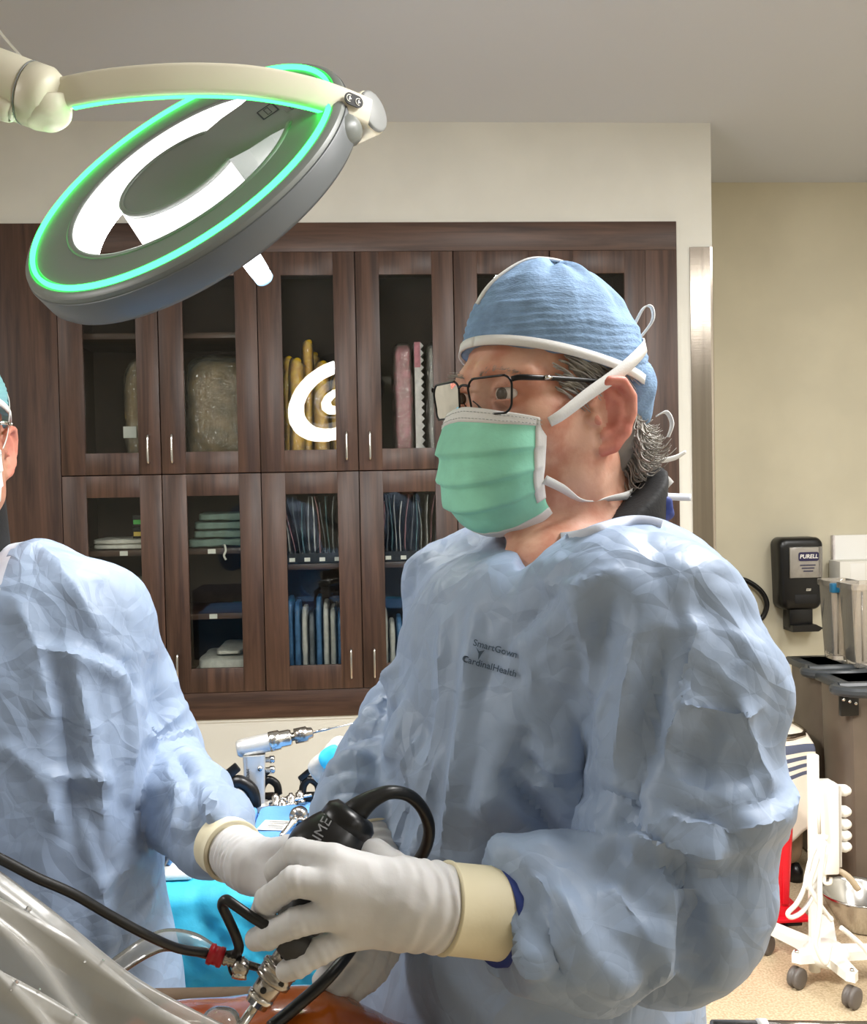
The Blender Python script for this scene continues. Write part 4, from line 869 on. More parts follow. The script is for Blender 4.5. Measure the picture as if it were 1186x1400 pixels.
# small tray with a black knob by the assistant's hip
c = P(222, 1183, 1.83); c[2] = TZ+.012; o = empty('knob_tray', c, 'small white tray with a round black knob beside the assistant hip', 'tray')
obj('tray', *box(c+ZZ*.006, (.12, .1, .012), .004), M['whitep'], o, auto=40); obj('knob', *lathe(c+ZZ*.032, c+ZZ*.032-F0*.045, [(0, .012), (.1, .018), (.8, .018), (1, .014)], 20), M['black'], o); obj('grip', *tube([c+ZZ*.02+RT*.02, c+ZZ*.045-RT*.02, c+ZZ*.085-RT*.035], [.012, .014, .008], 10, 6), M['tblue'], o)

# ---------------------------------------------------------------- patient under orange film, clear plastic drape
M['ioban'] = mat('orange_incise_film', (196, 104, 22), .22, var=.25, vscale=9, vrgb=(150, 66, 10), coat=.4, bump=.15, bscale=30); M['pad'] = mat('brown_pad', (120, 98, 76), .7, var=.1, vscale=10)
la, lb_ = P(250, 1548, .90), P(525, 1562, .905)
def limb(p): 
    d = chain(p, [la, (la+lb_)/2+ZZ*.006, lb_], [.105, .109, .094]); return smin(d, sph(p, P(420, 1475, .88), .062), .05)
lo = np.minimum(la, lb_)-.16; hi = np.maximum(la, lb_)+.16
V, Q = nets(limb, lo, hi, .008); Nn = vnorm(V, Q); V = V+Nn*(crumple(V*np.array([1, 1, 1]), 11, 2)*.004+ridge(V, 30, 4)*.0012)[:, None]
pt = empty('patient_limb', ((la+lb_)/2)-ZZ*.12, 'patient limb wrapped in shiny orange incise film', 'patient')
obj('limb', V, Q, M['ioban'], pt)
pa = P(120, 1363, 1.12); pb = P(470, 1356, 1.12)
o = empty('table_pad', ((pa[0]+pb[0])/2, pa[1]+.05, pb[2]-.10), 'brown operating table pad beyond the orange limb', 'pad'); obj('cushion', *box(((pa+pb)/2)+np.array([0, .015, -.052]), (np.linalg.norm(pb-pa), .03, .10), .012, [R0, F0, ZZ], 3), M['pad'], o); obj('seam', *tube([pa+np.array([0, -.001, -.05]), pb+np.array([0, -.001, -.05])], .003, 6, 0), M['inner'], o)
# unseen dark table, added to cut floor bounce; also carries the limb
M['navyd'] = mat('navy_table_drape', (38, 48, 70), .8, bump=.3, bscale=60)
ot = empty('unseen_operating_table', (-.68, .86, 0), 'added unseen operating table under a dark blue drape, carrying the orange limb', 'table')
obj('mattress', *box((-.68, .86, .845), (1.0, .40, .12), .03, None, 3), M['navyd'], ot)
V, Fq = drape(-1.19, -.17, .64, 1.08, .909, .45, .45, 60, .008, 21, .012); obj('drape', V, Fq, M['navyd'], ot)
obj('pedestal', *boxmm((-.75, .74, .06), (-.35, .98, .79), .03), M['steel'], ot, auto=40); obj('base', *boxmm((-.95, .70, 0), (-.2, 1.02, .07), .02), M['steel'], ot, auto=40)
# clear sheet
M['clear'] = glassy('clear_poly_drape', rough=.32, ior=1.2, solid=.46, srgb=(190, 188, 182), tint=(235, 235, 232), bump=.35, bscale=26, srough=.25)
A = [P(-130, 1096, .70), P(60, 1235, .70), P(190, 1338, .71), P(330, 1412, .72)]; Bq = [P(-330, 1420, .50), P(-150, 1560, .50), P(-10, 1660, .52), P(170, 1740, .55)]
A = crom(A, 16); Bq = crom(Bq, 16); nt_ = 60; Pt = np.zeros((nt_, len(A), 3)); nn_ = nrm(np.cross(A[-1]-A[0], Bq[0]-A[0])); nn_ = nn_ if nn_@FW < 0 else -nn_
for i in range(nt_):
    t_ = i/(nt_-1); Pt[i] = A*(1-t_)+Bq*t_
q = Pt.reshape(-1, 3); tt_ = np.repeat(np.linspace(0, 1, nt_), len(A)); ss_ = np.tile(np.linspace(0, 1, len(A)), nt_)
wv = .014*np.sin(tt_*26+1.8*np.sin(ss_*3)+ss_*2)+.008*np.sin(tt_*61+ss_*4+2*np.sin(ss_*5))+crumple(q, 14, 3)*.007
Pt += (wv*np.minimum(1, tt_*8)).reshape(nt_, -1)[..., None]*nn_
o = obj('clear_drape', *gridsurf(Pt, .0008), M['clear']); tag(o, 'clear crinkled plastic drape in the lower left foreground', 'plastic drape')
g = G()
for i in range(46):
    a_, b_ = rng.integers(2, nt_-20), rng.integers(2, len(A)-2); c = Pt[a_, b_]+nn_*.0012; r_ = .0008+.0018*rng.random()**2
    g.add(lathe(c, c+nn_*r_*.8, [(0, r_), (.5, r_*.85), (1, r_*.3)], 8))
d_ = g.build('droplets', [glassy('water', rough=.0, ior=1.9, solid=.25, srgb=(235, 235, 235))], o); d_['kind'] = 'stuff'

# ---------------------------------------------------------------- arthroscope, camera head, light cable
M['rubber'] = mat('black_rubber', (24, 24, 25), .35, bump=.1, bscale=200); M['rubberg'] = mat('grey_rubber', (52, 51, 50), .6, bump=.2, bscale=120); M['redp'] = mat('red_collar', (168, 20, 34), .35); M['clearq'] = glassy('clear_tubing', rough=.1, ior=1.4, solid=.3, srgb=(190, 192, 186))
sc_ = empty('arthroscope', P(345, 1395, .80), 'black camera head and steel arthroscope held in the gloved hand', 'arthroscope')
CH = [P(474, 1127, .872), P(446, 1168, .865), P(424, 1232, .835), P(407, 1292, .805)]
def camhead(p):
    d = chain(p, CH, [.019, .030, .022, .014], .02); return smax(d, -(p@np.float32(nrm(CH[0]-CH[1]))-float(CH[0]@nrm(CH[0]-CH[1]))-.012)*-1, .012)
V, Q = nets(camhead, np.min(CH, 0)-.045, np.max(CH, 0)+.045, .0022); V = relax(V, Q, 2); chd = obj('camera_head', V, Q, M['black'], sc_)
ax_ = nrm(CH[0]-CH[1])
obj('head_collar', *lathe(CH[0]-ax_*.006, CH[0]+ax_*.013, [(0, .0235), (.2, .0245), (.7, .0235), (1, .018)], 28), M['black'], sc_)
cab = [CH[0]+ax_*.006, P(492, 1105, .872), P(512, 1091, .875), P(535, 1083, .88), P(560, 1088, .89), P(578, 1106, .90), P(587, 1132, .91), P(582, 1160, .92), P(566, 1184, .93), P(540, 1210, .935), P(500, 1270, .93), P(455, 1330, .88), P(410, 1372, .86), P(370, 1405, .84)]
obj('camera_cable', *tube(cab, [.013, .0105, .0075, .006, .0056]+[.0055]*9, 14, 8), M['rubber'], sc_)
# word on the camera head, laid on its surface
tree = BVHTree.FromPolygons([tuple(v) for v in V], [tuple(int(i) for i in f) for f in Q])
def lay(tree, V0, d=None, lift=.0004):
    out = []
    for v in V0:
        r_ = nrm(v-CAM); h, n_, i_, ds = tree.ray_cast(Vector(CAM), Vector(r_)); out.append(np.array(h)-r_*lift if h is not None else v)
    return np.array(out)
ta, tz_ = P(432, 1154, .83), P(452, 1117, .84); te = nrm(tz_-ta); tu = nrm(np.cross(FW, te)); tu = tu if tu@RT < 0 else -tu
V2, F2 = text_mesh('CONMED', .0125, P(434, 1146, .83), te, tu, .0); obj('lettering', lay(tree, V2), F2, mat('grey_print', (120, 120, 122), .5), chd, smooth=False)
# steel coupler and sheath
c0, c1 = P(404, 1293, .803), P(349, 1375, .792); L_ = np.linalg.norm(c1-c0)
obj('coupler', *lathe(c0, c0+(c1-c0)*.36, [(0, .009), (.05, .0118), (.4, .012), (.45, .0112), (.95, .0112), (1, .010)], 30), M['dmetal'], sc_)
obj('valve_ring', *lathe(c0+(c1-c0)*.33, c0+(c1-c0)*.62, [(0, .0125), (.08, .0148), (.25, .0152), (.3, .0142), (.62, .0142), (.68, .0152), (.92, .0146), (1, .011)], 32), M['dmetal'], sc_)
obj('lock_sleeve', *lathe(c0+(c1-c0)*.60, c0+(c1-c0)*.82, [(0, .0098), (.1, .0105), (.9, .0102), (1, .0088)], 28), M['dmetal'], sc_)
obj('end_nut', *lathe(c0+(c1-c0)*.81, c1, [(0, .0085), (.1, .0108), (.45, .0108), (.5, .0095), (.9, .0092), (1, .006)], 28), M['chrome'], sc_)
obj('sheath', *lathe(c1-(c1-c0)*.02, c1+nrm(P(318, 1420, .785)-c1)*.075, [(0, .0038), (.85, .0036), (1, .002)], 18), M['chrome'], sc_)
g = G()
for t_, a_ in ((.18, .2), (.18, 1.3), (.72, .4), (.5, 1.2)): 
    p_ = c0+(c1-c0)*t_; n_ = nrm(-FW*math.cos(a_*.5)+RT*math.sin(a_-.7)); ax2 = nrm(c1-c0); n_ = nrm(n_-ax2*(n_@ax2)); r_ = .0112 if t_ != .5 else .0142
    g.add(lathe(p_+n_*(r_-.001), p_+n_*(r_+.0008), [(0, .0026), (1, .0022)], 12))
g.build('screws', [M['blackm']], sc_)
# side port: spring, stopcock, red collar
s0, s1 = P(368, 1327, .80), P(303, 1309, .80)
obj('stopcock_arm', *lathe(s0, s1, [(0, .0028), (.55, .0032), (.56, .0055), (.62, .0042), (.66, .0055), (.7, .0042), (.74, .0055), (.78, .0042), (.82, .0055), (.86, .0042), (.9, .0055), (1, .0042)], 14), M['dmetal'], sc_)
sc2 = P(330, 1322, .795); obj('stopcock', *lathe(sc2+FW*.006, sc2-FW*.008, [(0, .005), (.3, .0066), (.8, .0066), (1, .0045)], 20), M['dmetal'], sc_); obj('stopcock_lever', *tube([sc2, P(327, 1338, .79)], [.0045, .006], 12, 0), M['chrome'], sc_)
obj('tie_ring', *tube([P(322+9*math.cos(a_), 1318+17*math.sin(a_), .80) for a_ in np.linspace(0, 6.0, 14)], .0012, 6, 3), M['black'], sc_)
obj('red_collar', *lathe(P(306, 1310, .80), P(285, 1303, .80), [(0, .006), (.06, .0078), (.3, .008), (.35, .0072), (.65, .0072), (.7, .0082), (.95, .008), (1, .006)], 10), M['redp'], sc_)
# light lead: boot and bent loop
obj('cable_boot', *tube([P(430, 1300, .79), P(412, 1297, .778), P(395, 1288, .772), P(385, 1278, .77)], [.008, .0125, .011, .006], 14, 8), M['rubberg'], sc_)
obj('light_lead', *tube([P(392, 1286, .770), P(372, 1271, .768), P(345, 1254, .77), P(322, 1238, .772), P(309, 1230, .775), P(304, 1238, .78), P(312, 1256, .785), P(322, 1278, .79), P(327, 1296, .795), P(321, 1305, .80), P(305, 1307, .80)], .0039, 12, 8), M['rubber'], sc_)
cbl = [P(-150, 1100, .66), P(-60, 1145, .68), P(0, 1174, .70), P(50, 1200, .715), P(100, 1222, .73), P(150, 1251, .745), P(200, 1278, .76), P(245, 1297, .78), P(288, 1303, .80)]
o = obj('fluid_hose', *tube(cbl, .0036, 14, 8), M['rubber']); tag(o, 'black hose crossing in front of the assistant gown', 'hose')
g = tube([P(120, 1352, .79), P(165, 1318, .79), P(200, 1295, .79), P(228, 1285, .795), P(262, 1290, .80), P(292, 1303, .802)], [.0075, .0075, .008, .0085, .0085, .006], 14, 8)
o = obj('clear_tubing', *g, M['clearq']); tag(o, 'translucent tubing beside the black hose', 'tubing')
c = P(300, 1382, .78); o = obj('gel_pad', *pillow(c-ZZ*.01, (.03, .03, .02), 2.5, 10, .004, 3, 40), M['clearq']); tag(o, 'small clear plastic bulb at the drape edge', 'bulb')
# ---------------------------------------------------------------- people: shared materials
M['gown'] = mat('blue_gown', (150, 168, 195), .45, spec=.4)
def add_creases(m, scale, strength, dist=.004):
    nt = m.node_tree; N = nt.nodes.new; K = nt.links.new; b = nt.nodes['Principled BSDF']; tc = N('ShaderNodeTexCoord'); nz = N('ShaderNodeTexNoise'); nz.inputs['Scale'].default_value = 6; nz.inputs['Detail'].default_value = 2
    mx = N('ShaderNodeMixRGB'); mx.blend_type = 'ADD'; mx.inputs[0].default_value = .12; K(tc.outputs['Object'], nz.inputs['Vector']); K(tc.outputs['Object'], mx.inputs[1]); K(nz.outputs['Color'], mx.inputs[2])
    old = b.inputs['Normal'].links[0].from_socket if b.inputs['Normal'].is_linked else None
    for k, (sc, st) in enumerate(((scale, strength), (scale*2.3, strength*.6))):
        v = N('ShaderNodeTexVoronoi'); v.feature = 'DISTANCE_TO_EDGE'; v.inputs['Scale'].default_value = sc; K(mx.outputs[0], v.inputs['Vector'])
        r = N('ShaderNodeMapRange'); r.inputs['From Max'].default_value = .28; K(v.outputs['Distance'], r.inputs['Value'])
        u = N('ShaderNodeBump'); u.invert = k == 0; u.inputs['Strength'].default_value = st; u.inputs['Distance'].default_value = dist/(k+1); K(r.outputs[0], u.inputs['Height'])
        if old is not None: K(old, u.inputs['Normal'])
        old = u.outputs['Normal']
    K(old, b.inputs['Normal'])
add_creases(M['gown'], 13, .40, .006)
M['bind'] = mat('gown_neck_binding', (206, 212, 226), .75); M['navy'] = mat('navy_edge', (40, 60, 130), .6)
M['cap1'] = mat('blue_cap', (136, 168, 206), .85, bump=.55, bscale=230, bstretch=(1, 1, 2.4), var=.1, vscale=60); M['cap2'] = mat('teal_cap', (130, 180, 190), .85, bump=.4, bscale=230)
M['trim'] = mat('white_tie_cloth', (230, 230, 228), .8, bump=.15, bscale=500); M['mask1'] = mat('green_mask', (158, 234, 206), .75, var=.10, vscale=16, bump=.12, bscale=300); M['mask2'] = mat('white_mask', (222, 226, 228), .75, bump=.1, bscale=300)
M['glove'] = mat('latex_glove', (205, 204, 204), .5, spec=.35, bump=.08, bscale=160, sss=.05); M['cuff'] = mat('cream_glove_cuff', (226, 216, 184), .5, bump=.08, bscale=160)
M['scrubb'] = mat('black_scrub', (17, 17, 19), .8, bump=.2, bscale=300); M['hair'] = mat('grey_hair', (186, 182, 174), .5, var=.4, vscale=60, vrgb=(128, 123, 116)); M['hairb'] = mat('grey_hair_root', (150, 144, 136), .7)
M['eyew'] = mat('eye_white', (225, 215, 208), .2); M['iris'] = mat('iris', (70, 58, 46), .15); M['lens'] = glassy('spectacle_lens', rough=.0, ior=1.35, tint=(244, 244, 244)); M['frame'] = mat('spectacle_frame', (22, 22, 24), .3, .3)
def skin(name, a, b):
    return mat(name, a, .48, spec=.4, sss=.12, vrgb=b, vscale=26, bump=.12, bscale=240, detail=6)
M['skin1'] = skin('face_skin', (224, 176, 152), (204, 142, 118)); M['skin2'] = skin('assistant_skin', (200, 150, 126), (176, 112, 92)); M['ear'] = skin('ear_skin', (218, 150, 130), (200, 118, 102))

# ---------------------------------------------------------------- head (local axes: x forward, y to the wearer's left, z up; origin between the eyes' level and the ears)
EARH = np.array([(.012, .073, -.012), (.010, .079, .002), (.000, .085, .009), (-.014, .090, .008), (-.024, .092, -.006), (-.025, .091, -.022), (-.018, .087, -.040), (-.008, .081, -.053), (.003, .076, -.058)])
def ear(p):
    d = chain(p, EARH[:7], [.0038, .0045, .005, .0052, .0052, .005, .0048])
    d = smin(d, chain(p, EARH[6:], [.0055, .0075, .006]), .006)                                 # lobe
    ah = [(-.004, .080, -.002), (-.013, .084, -.010), (-.015, .085, -.022), (-.009, .082, -.036), (.001, .077, -.043)]
    d = smin(d, chain(p, ah, [.0034, .0042, .0045, .0044, .005]), .005)
    sl = np.maximum(np.abs((p[..., 1]-.078)+(p[..., 0]+.006)*.55)-.0028, np.sqrt(((p[..., 0]+.008)/.8)**2+((p[..., 2]+.018)/1.35)**2)-.0195)
    d = smin(d, sl, .006)
    d = smin(d, chain(p, [(.011, .074, -.026), (.007, .080, -.030)], [.005, .004]), .005)       # tragus
    bowl = np.sqrt(((p[..., 0]+.0005)/1)**2+((p[..., 1]-.0870)/1.1)**2+((p[..., 2]+.026)/1.5)**2)-.0088
    return smax(d, -bowl, .003)
def skull(p, g=0.0):
    d = ell(p, (-.002, 0, .030), (.088+g, .0725+g, .092+g)); return smin(d, ell(p, (-.026, 0, .012), (.066+g, .068+g, .074+g)), .02)
def headf(p):
    q = p.copy(); q[..., 1] = np.abs(q[..., 1])
    d = skull(q)
    d = smin(d, ell(q, (.030, 0, -.040), (.066, .060, .082)), .03)
    d = smin(d, cap(q, (.004, .054, -.055), (.010, .050, -.082), .020, .020), .03)              # jaw angle
    d = smin(d, cap(q, (.012, .046, -.086), (.072, .012, -.112), .020, .017), .025)
    d = smin(d, sph(q, (.056, .045, -.030), .024), .025)
    d = smin(d, cap(q, (.088, .010, .021), (.070, .050, .016), .010, .010), .016)               # brow
    d = smax(d, -sph(q, (.101, .033, -.001), .0165), .014)                                      # socket
    d = smin(d, cap(q, (.088, 0, .008), (.103, 0, -.040), .007, .0105), .012)                   # nose
    d = smin(d, sph(q, (.094, .011, -.046), .0085), .008)
    d = smin(d, ell(q, (.088, 0, -.080), (.014, .026, .012)), .01)                              # lips
    lid = np.abs(sph(q, (.0795, .032, -.001), .0138))-.0014
    gap = np.maximum(q[..., 2]-.0036, -.0052-q[..., 2]); lid = np.maximum(lid, -np.maximum(gap, .0695-q[..., 0])); lid = np.maximum(lid, .074-q[..., 0])
    d = smin(d, lid, .004)
    d = smin(d, ear(q), .005)
    return d
def head_person(root, H0, fwd_, tilt, col, neck_pts, neck_r, h=.0021, chest=None, look=0.0, SC=1.0):
    f = nrm(fwd_); l = np.cross(ZZ, f); l = nrm(l); u = np.cross(f, l)
    c_, s_ = math.cos(tilt), math.sin(tilt); f, u = f*c_+u*s_, u*c_-f*s_
    R = np.stack([f, l, u])                        # local -> world: v @ R
    def tw(v): return (np.asarray(v, float)*SC) @ R + H0
    def tl(v): return ((np.asarray(v, float)-H0) @ R.T)/SC
    nl = [tl(q) for q in neck_pts]
    def bodyf(p):
        d = headf(p)
        n = chain(p, nl, [q/SC for q in neck_r], .03); d = smin(d, n, .025)
        for s in (1, -1):
            d = smin(d, cap(p, (-.022, .052*s, -.070), tuple(nl[-1]*.75+nl[0]*.25+np.array([.045, .02*s, -.01])), .013, .010), .016)
        if chest is not None:
            for (q, r_) in chest: d = smin(d, sph(p, tl(q), r_/SC), .05)
        return d
    lo = np.min([(-.14, -.11, -.14)]+[q-.09 for q in nl], 0); hi = np.max([(.14, .11, .14)]+[q+.09 for q in nl], 0)
    V, Q = nets(bodyf, lo, hi, h); V = relax(V, Q, 1, .4)
    fc = V[Q].mean(1); em = (np.abs(fc[:, 1]) > .0785) & (fc[:, 2] < .02) & (fc[:, 2] > -.07) & (fc[:, 0] < .02)
    body = obj('body', tw(V), Q, [col['skin'], M['ear']], root, midx=em.astype(int))
    for s in (1, -1):
        e0 = np.array([.0795, .032*s, -.001]); gz = nrm((math.cos(look), math.sin(look), -.04)); 
        eb = obj('eye', *(lambda a: (tw(a[0]), a[1]))(lathe(e0-gz*.0122, e0+gz*.0122, [(.5-.5*math.cos(t), .0122*math.sin(t)) for t in np.linspace(.05, 3.09, 18)], 24)), M['eyew'], root)
        obj('iris', *(lambda a: (tw(a[0]), a[1]))(lathe(e0+gz*.0104, e0+gz*.0127, [(0, .0064), (.6, .0055), (1, .002)], 20)), M['iris'], eb)
    # eyebrow
    for s in (1, -1):
        g = G(); r2 = np.random.default_rng(5)
        for k in range(46):
            t = r2.random(); b = np.array([.100-.020*t**2, s*(.012+.042*t), .0185+.006*math.sin(t*3)-.004*t])+r2.normal(0, .0012, 3)
            e = b+np.array([.001, s*.007, .002*(1-t)]); g.add(lathe(tw(b-np.array([.002, 0, 0])), tw(e), [(0, .0004), (1, .0001)], 4))
        g.build('eyebrow', [M['hair']], body)
    return R, tw, tl, body
def capsurf(p): 
    d = ell(p, (-.003, 0, .036), (.0955, .0815, .096)); return smin(d, ell(p, (-.030, 0, .012), (.071, .077, .074)), .03)
def march(fn, o, dirs, t1=.25):
    lo = np.zeros(len(dirs)); hi = np.full(len(dirs), t1)
    for _ in range(26):
        m = (lo+hi)/2; s = fn((o+dirs*m[:, None]).astype(np.float32)) < 0; lo = np.where(s, m, lo); hi = np.where(s, hi, m)
    return o+dirs*lo[:, None]
def rimz(f): return .024+.27*f
def make_cap(root, tw, m, seed, lift=0.0):
    def fn(p): return np.maximum(capsurf(p), rimz(p[..., 0])-p[..., 2])
    V, Q = nets(lambda p: fn(p), (-.16, -.12, -.06), (.13, .12, .16), .0024)
    N = vnorm(V, Q); hgt = np.clip((V[:, 2]-rimz(V[:, 0]))/.12, 0, 1)
    # gathered crown: radiating puckers and a raised seam, slack bulges
    ang = np.arctan2(V[:, 1], V[:, 0]+.012); top = np.clip((hgt-.35)/.5, 0, 1)
    d_ = .006*top*perlin(np.stack([ang*2.3, hgt*1.5, V[:, 0]*0], 1), seed)*2+.010*top*np.clip(np.sin(ang*3+1.0), 0, 1)*np.exp(-((V[:, 0]-.02)/.05)**2)
    d_ += .0045*(1-np.abs(perlin(V*np.array([14, 14, 30]), seed+3))*3)*np.clip(hgt*3, 0, 1)*.5+.0012*crumple(V, 90, seed+1)+.0010*np.sin(V[:, 2]*900+4*perlin(V*30, seed))*np.clip(1-hgt*1.6, 0, 1)
    V = V+N*d_[:, None]
    c = obj('scrub_cap', tw(V), Q, m, root)
    # white binding round the rim
    a = np.linspace(0, 2*math.pi, 90, endpoint=False); f_ = np.cos(a); l_ = np.sin(a); o = np.array([-.006, 0, rimz(-.006)+.001]); dirs = np.stack([f_, l_, .27*f_], 1); dirs /= np.linalg.norm(dirs, axis=1)[:, None]
    rim = march(capsurf, o, dirs)+dirs*.0012; up_ = np.tile([-.26, 0, .96], (len(rim), 1))+.25*(o-rim)/np.linalg.norm(o-rim, axis=1)[:, None]*0
    rr_ = np.vstack([rim, rim[:1]])+np.array([0, 0, .002])
    V2, F2 = ribbon(rr_, .0095, .0022, np.vstack([up_, up_[:1]]), 0); obj('cap_binding', tw(V2), F2, M['trim'], c)
    # raised pale strip over the crown
    bt = BVHTree.FromPolygons([tuple(v) for v in V], [tuple(int(i) for i in f) for f in Q]); sm = []
    for q in crom([(.062, -.012, .080), (.045, -.005, .098), (.020, .000, .105), (-.012, .004, .102), (-.040, .010, .088), (-.062, .016, .066)], 4):
        dv_ = nrm(q-np.array([-.003, 0, .03])); hq = bt.ray_cast(Vector(q+dv_*.1), Vector(-dv_))[0]
        if hq is not None: sm.append(np.array(hq)+dv_*.0010)
    sm = np.array(sm); sm[1:-1] = .5*sm[1:-1]+.25*(sm[:-2]+sm[2:]); V2, F2 = ribbon(sm, .006, .0024, (0, 1, .1), 2); obj('crown_strip', tw(V2), F2, M['trim'], c)
    return c
def mask_rows(n=60, m=49):
    t = np.linspace(0, 1, n); 
    cf = np.interp(t, [0, .12, .3, .5, .68, .84, 1], [.1085, .118, .1225, .1215, .114, .098, .074]); cu = np.interp(t, [0, .12, .3, .5, .68, .84, 1], [-.014, -.035, -.062, -.090, -.112, -.130, -.138])
    sf = np.interp(t, [0, .6, .82, 1], [.062, .066, .058, .046]); sl = np.interp(t, [0, .5, 1], [.0655, .064, .052]); su = np.interp(t, [0, .6, .82, 1], [-.026, -.082, -.104, -.116])
    k = 5; pad = lambda a: np.convolve(np.pad(a, k//2, mode='edge'), np.ones(k)/k, 'valid'); cf, cu, sf, sl, su = map(pad, (cf, cu, sf, sl, su))
    s = np.linspace(-1, 1, m); Pt = np.zeros((n, m, 3))
    for i in range(n):
        a = np.abs(s)*math.pi/2; w_ = np.cos(a)**.92
        Pt[i, :, 0] = sf[i]+(cf[i]-sf[i])*w_; Pt[i, :, 1] = np.sign(s)*sl[i]*np.sin(a)**.95
        Pt[i, :, 2] = cu[i]+(su[i]-cu[i])*np.abs(s)**1.7
    # nose pinch at the top centre
    pin = np.exp(-(t/.16)**2)[:, None]*np.clip(1-np.abs(s)/.5, 0, 1)[None]; Pt[..., 2] += .004*pin
    du = np.gradient(Pt, axis=0); dv = np.gradient(Pt, axis=1); N = np.cross(du, dv); N /= np.linalg.norm(N, axis=2)[..., None]; N *= np.sign((N*np.array([1, 0, 0])).sum(2).mean())
    ple = np.zeros(n)
    for c0 in (.27, .47, .67): x = (t-c0); ple += np.where((x > -.15) & (x <= 0), .0048*(1+x/.15), 0)-np.where((x > 0) & (x < .02), -.0048*(1-x/.02), 0)
    fade = np.clip((1-np.abs(s)**6), .0, 1)[None]; Pt = Pt+N*(ple[:, None]*fade)[..., None]
    q = Pt.reshape(-1, 3); Pt = Pt+N*(crumple(q, 30, 5)*.0025+ridge(q*np.array([1, 2.5, 1]), 22, 8)*.0009).reshape(n, m)[..., None]
    return Pt, N
def make_mask(root, tw, m, ties=True):
    Pt, N = mask_rows(); n, c_ = Pt.shape[:2]
    V, F = gridsurf(Pt[3:n-3], .0012); k = obj('face_mask', tw(V), F, m, root)
    g = G()
    g.add(gridsurf((Pt+N*.0008)[0:6], .0022)); g.add(gridsurf((Pt+N*.0008)[n-7:], .0022)); g.add(gridsurf((Pt+N*.001)[1:47, :4], .0022)); g.add(gridsurf((Pt+N*.001)[1:47, c_-4:], .0022))
    V = np.vstack(g.V); obj('mask_border', tw(V), [tuple(f) for f in g.F], M['trim'], k)
    g = G()                                                        # stitching along the border
    for i in (2, 4):
        row = (Pt+N*.0014)[i]
        for j in range(2, c_-2): 
            a, b = row[j], row[j]*.45+row[j+1]*.55; g.add((np.vstack([tube([a, b], .00032, 4, 0)[0]]), tube([a, b], .00032, 4, 0)[1]))
    obj('stitching', tw(np.vstack(g.V)), g.F, mat('stitch', (176, 180, 180), .8), k)
    return k, Pt
def make_glasses(root, tw, m):
    g = G(); lenses = []; badges = []
    for s in (1, -1):
        pts = []
        for x, z in rrect(.0545, .0345, .010, 5):
            ll = .0345+(x if z > 0 else x*.93); pts.append((.1085-.010*((ll-.005)/.06)**2-.0015*(z < 0), s*ll, -.003+z))
        pts = np.array(pts); g.add(tube(pts, .0011, 8, 2, True)); lenses.append(pts)
        g.add(tube([(.100, s*.0625, .010), (.096, s*.0685, .011), (.085, s*.0745, .0105), (.055, s*.078, .010), (.025, s*.0800, .009), (.0, s*.081, .007), (-.012, s*.0815, .000), (-.02, s*.081, -.012)], [.0016, .0017, .0016, .0014, .0013, .0014, .0016, .0014], 8, 5, sy=1.6))
        badges.append(tube([(.074, s*.0785, .0105), (.067, s*.0790, .0105)], .0024, 10, 0, sy=.9))
        g.add(tube([(.104, s*.008, -.006), (.099, s*.0095, -.010), (.097, s*.011, -.014)], [.0007, .0007, .002], 6, 3))
    g.add(tube([(.1075, -.0085, .008), (.1095, 0, .0095), (.1075, .0085, .008)], .0013, 8, 4))
    o = obj('spectacles', tw(np.vstack(g.V)), g.F, m, root)
    for pts in lenses: nn = len(pts); obj('lens', tw(np.vstack([pts.mean(0), pts])), [(0, 1+i, 1+(i+1) % nn) for i in range(nn)], M['lens'], o)
    for V, F in badges: obj('temple_badge', tw(V), F, M['chrome'], o)
    return o
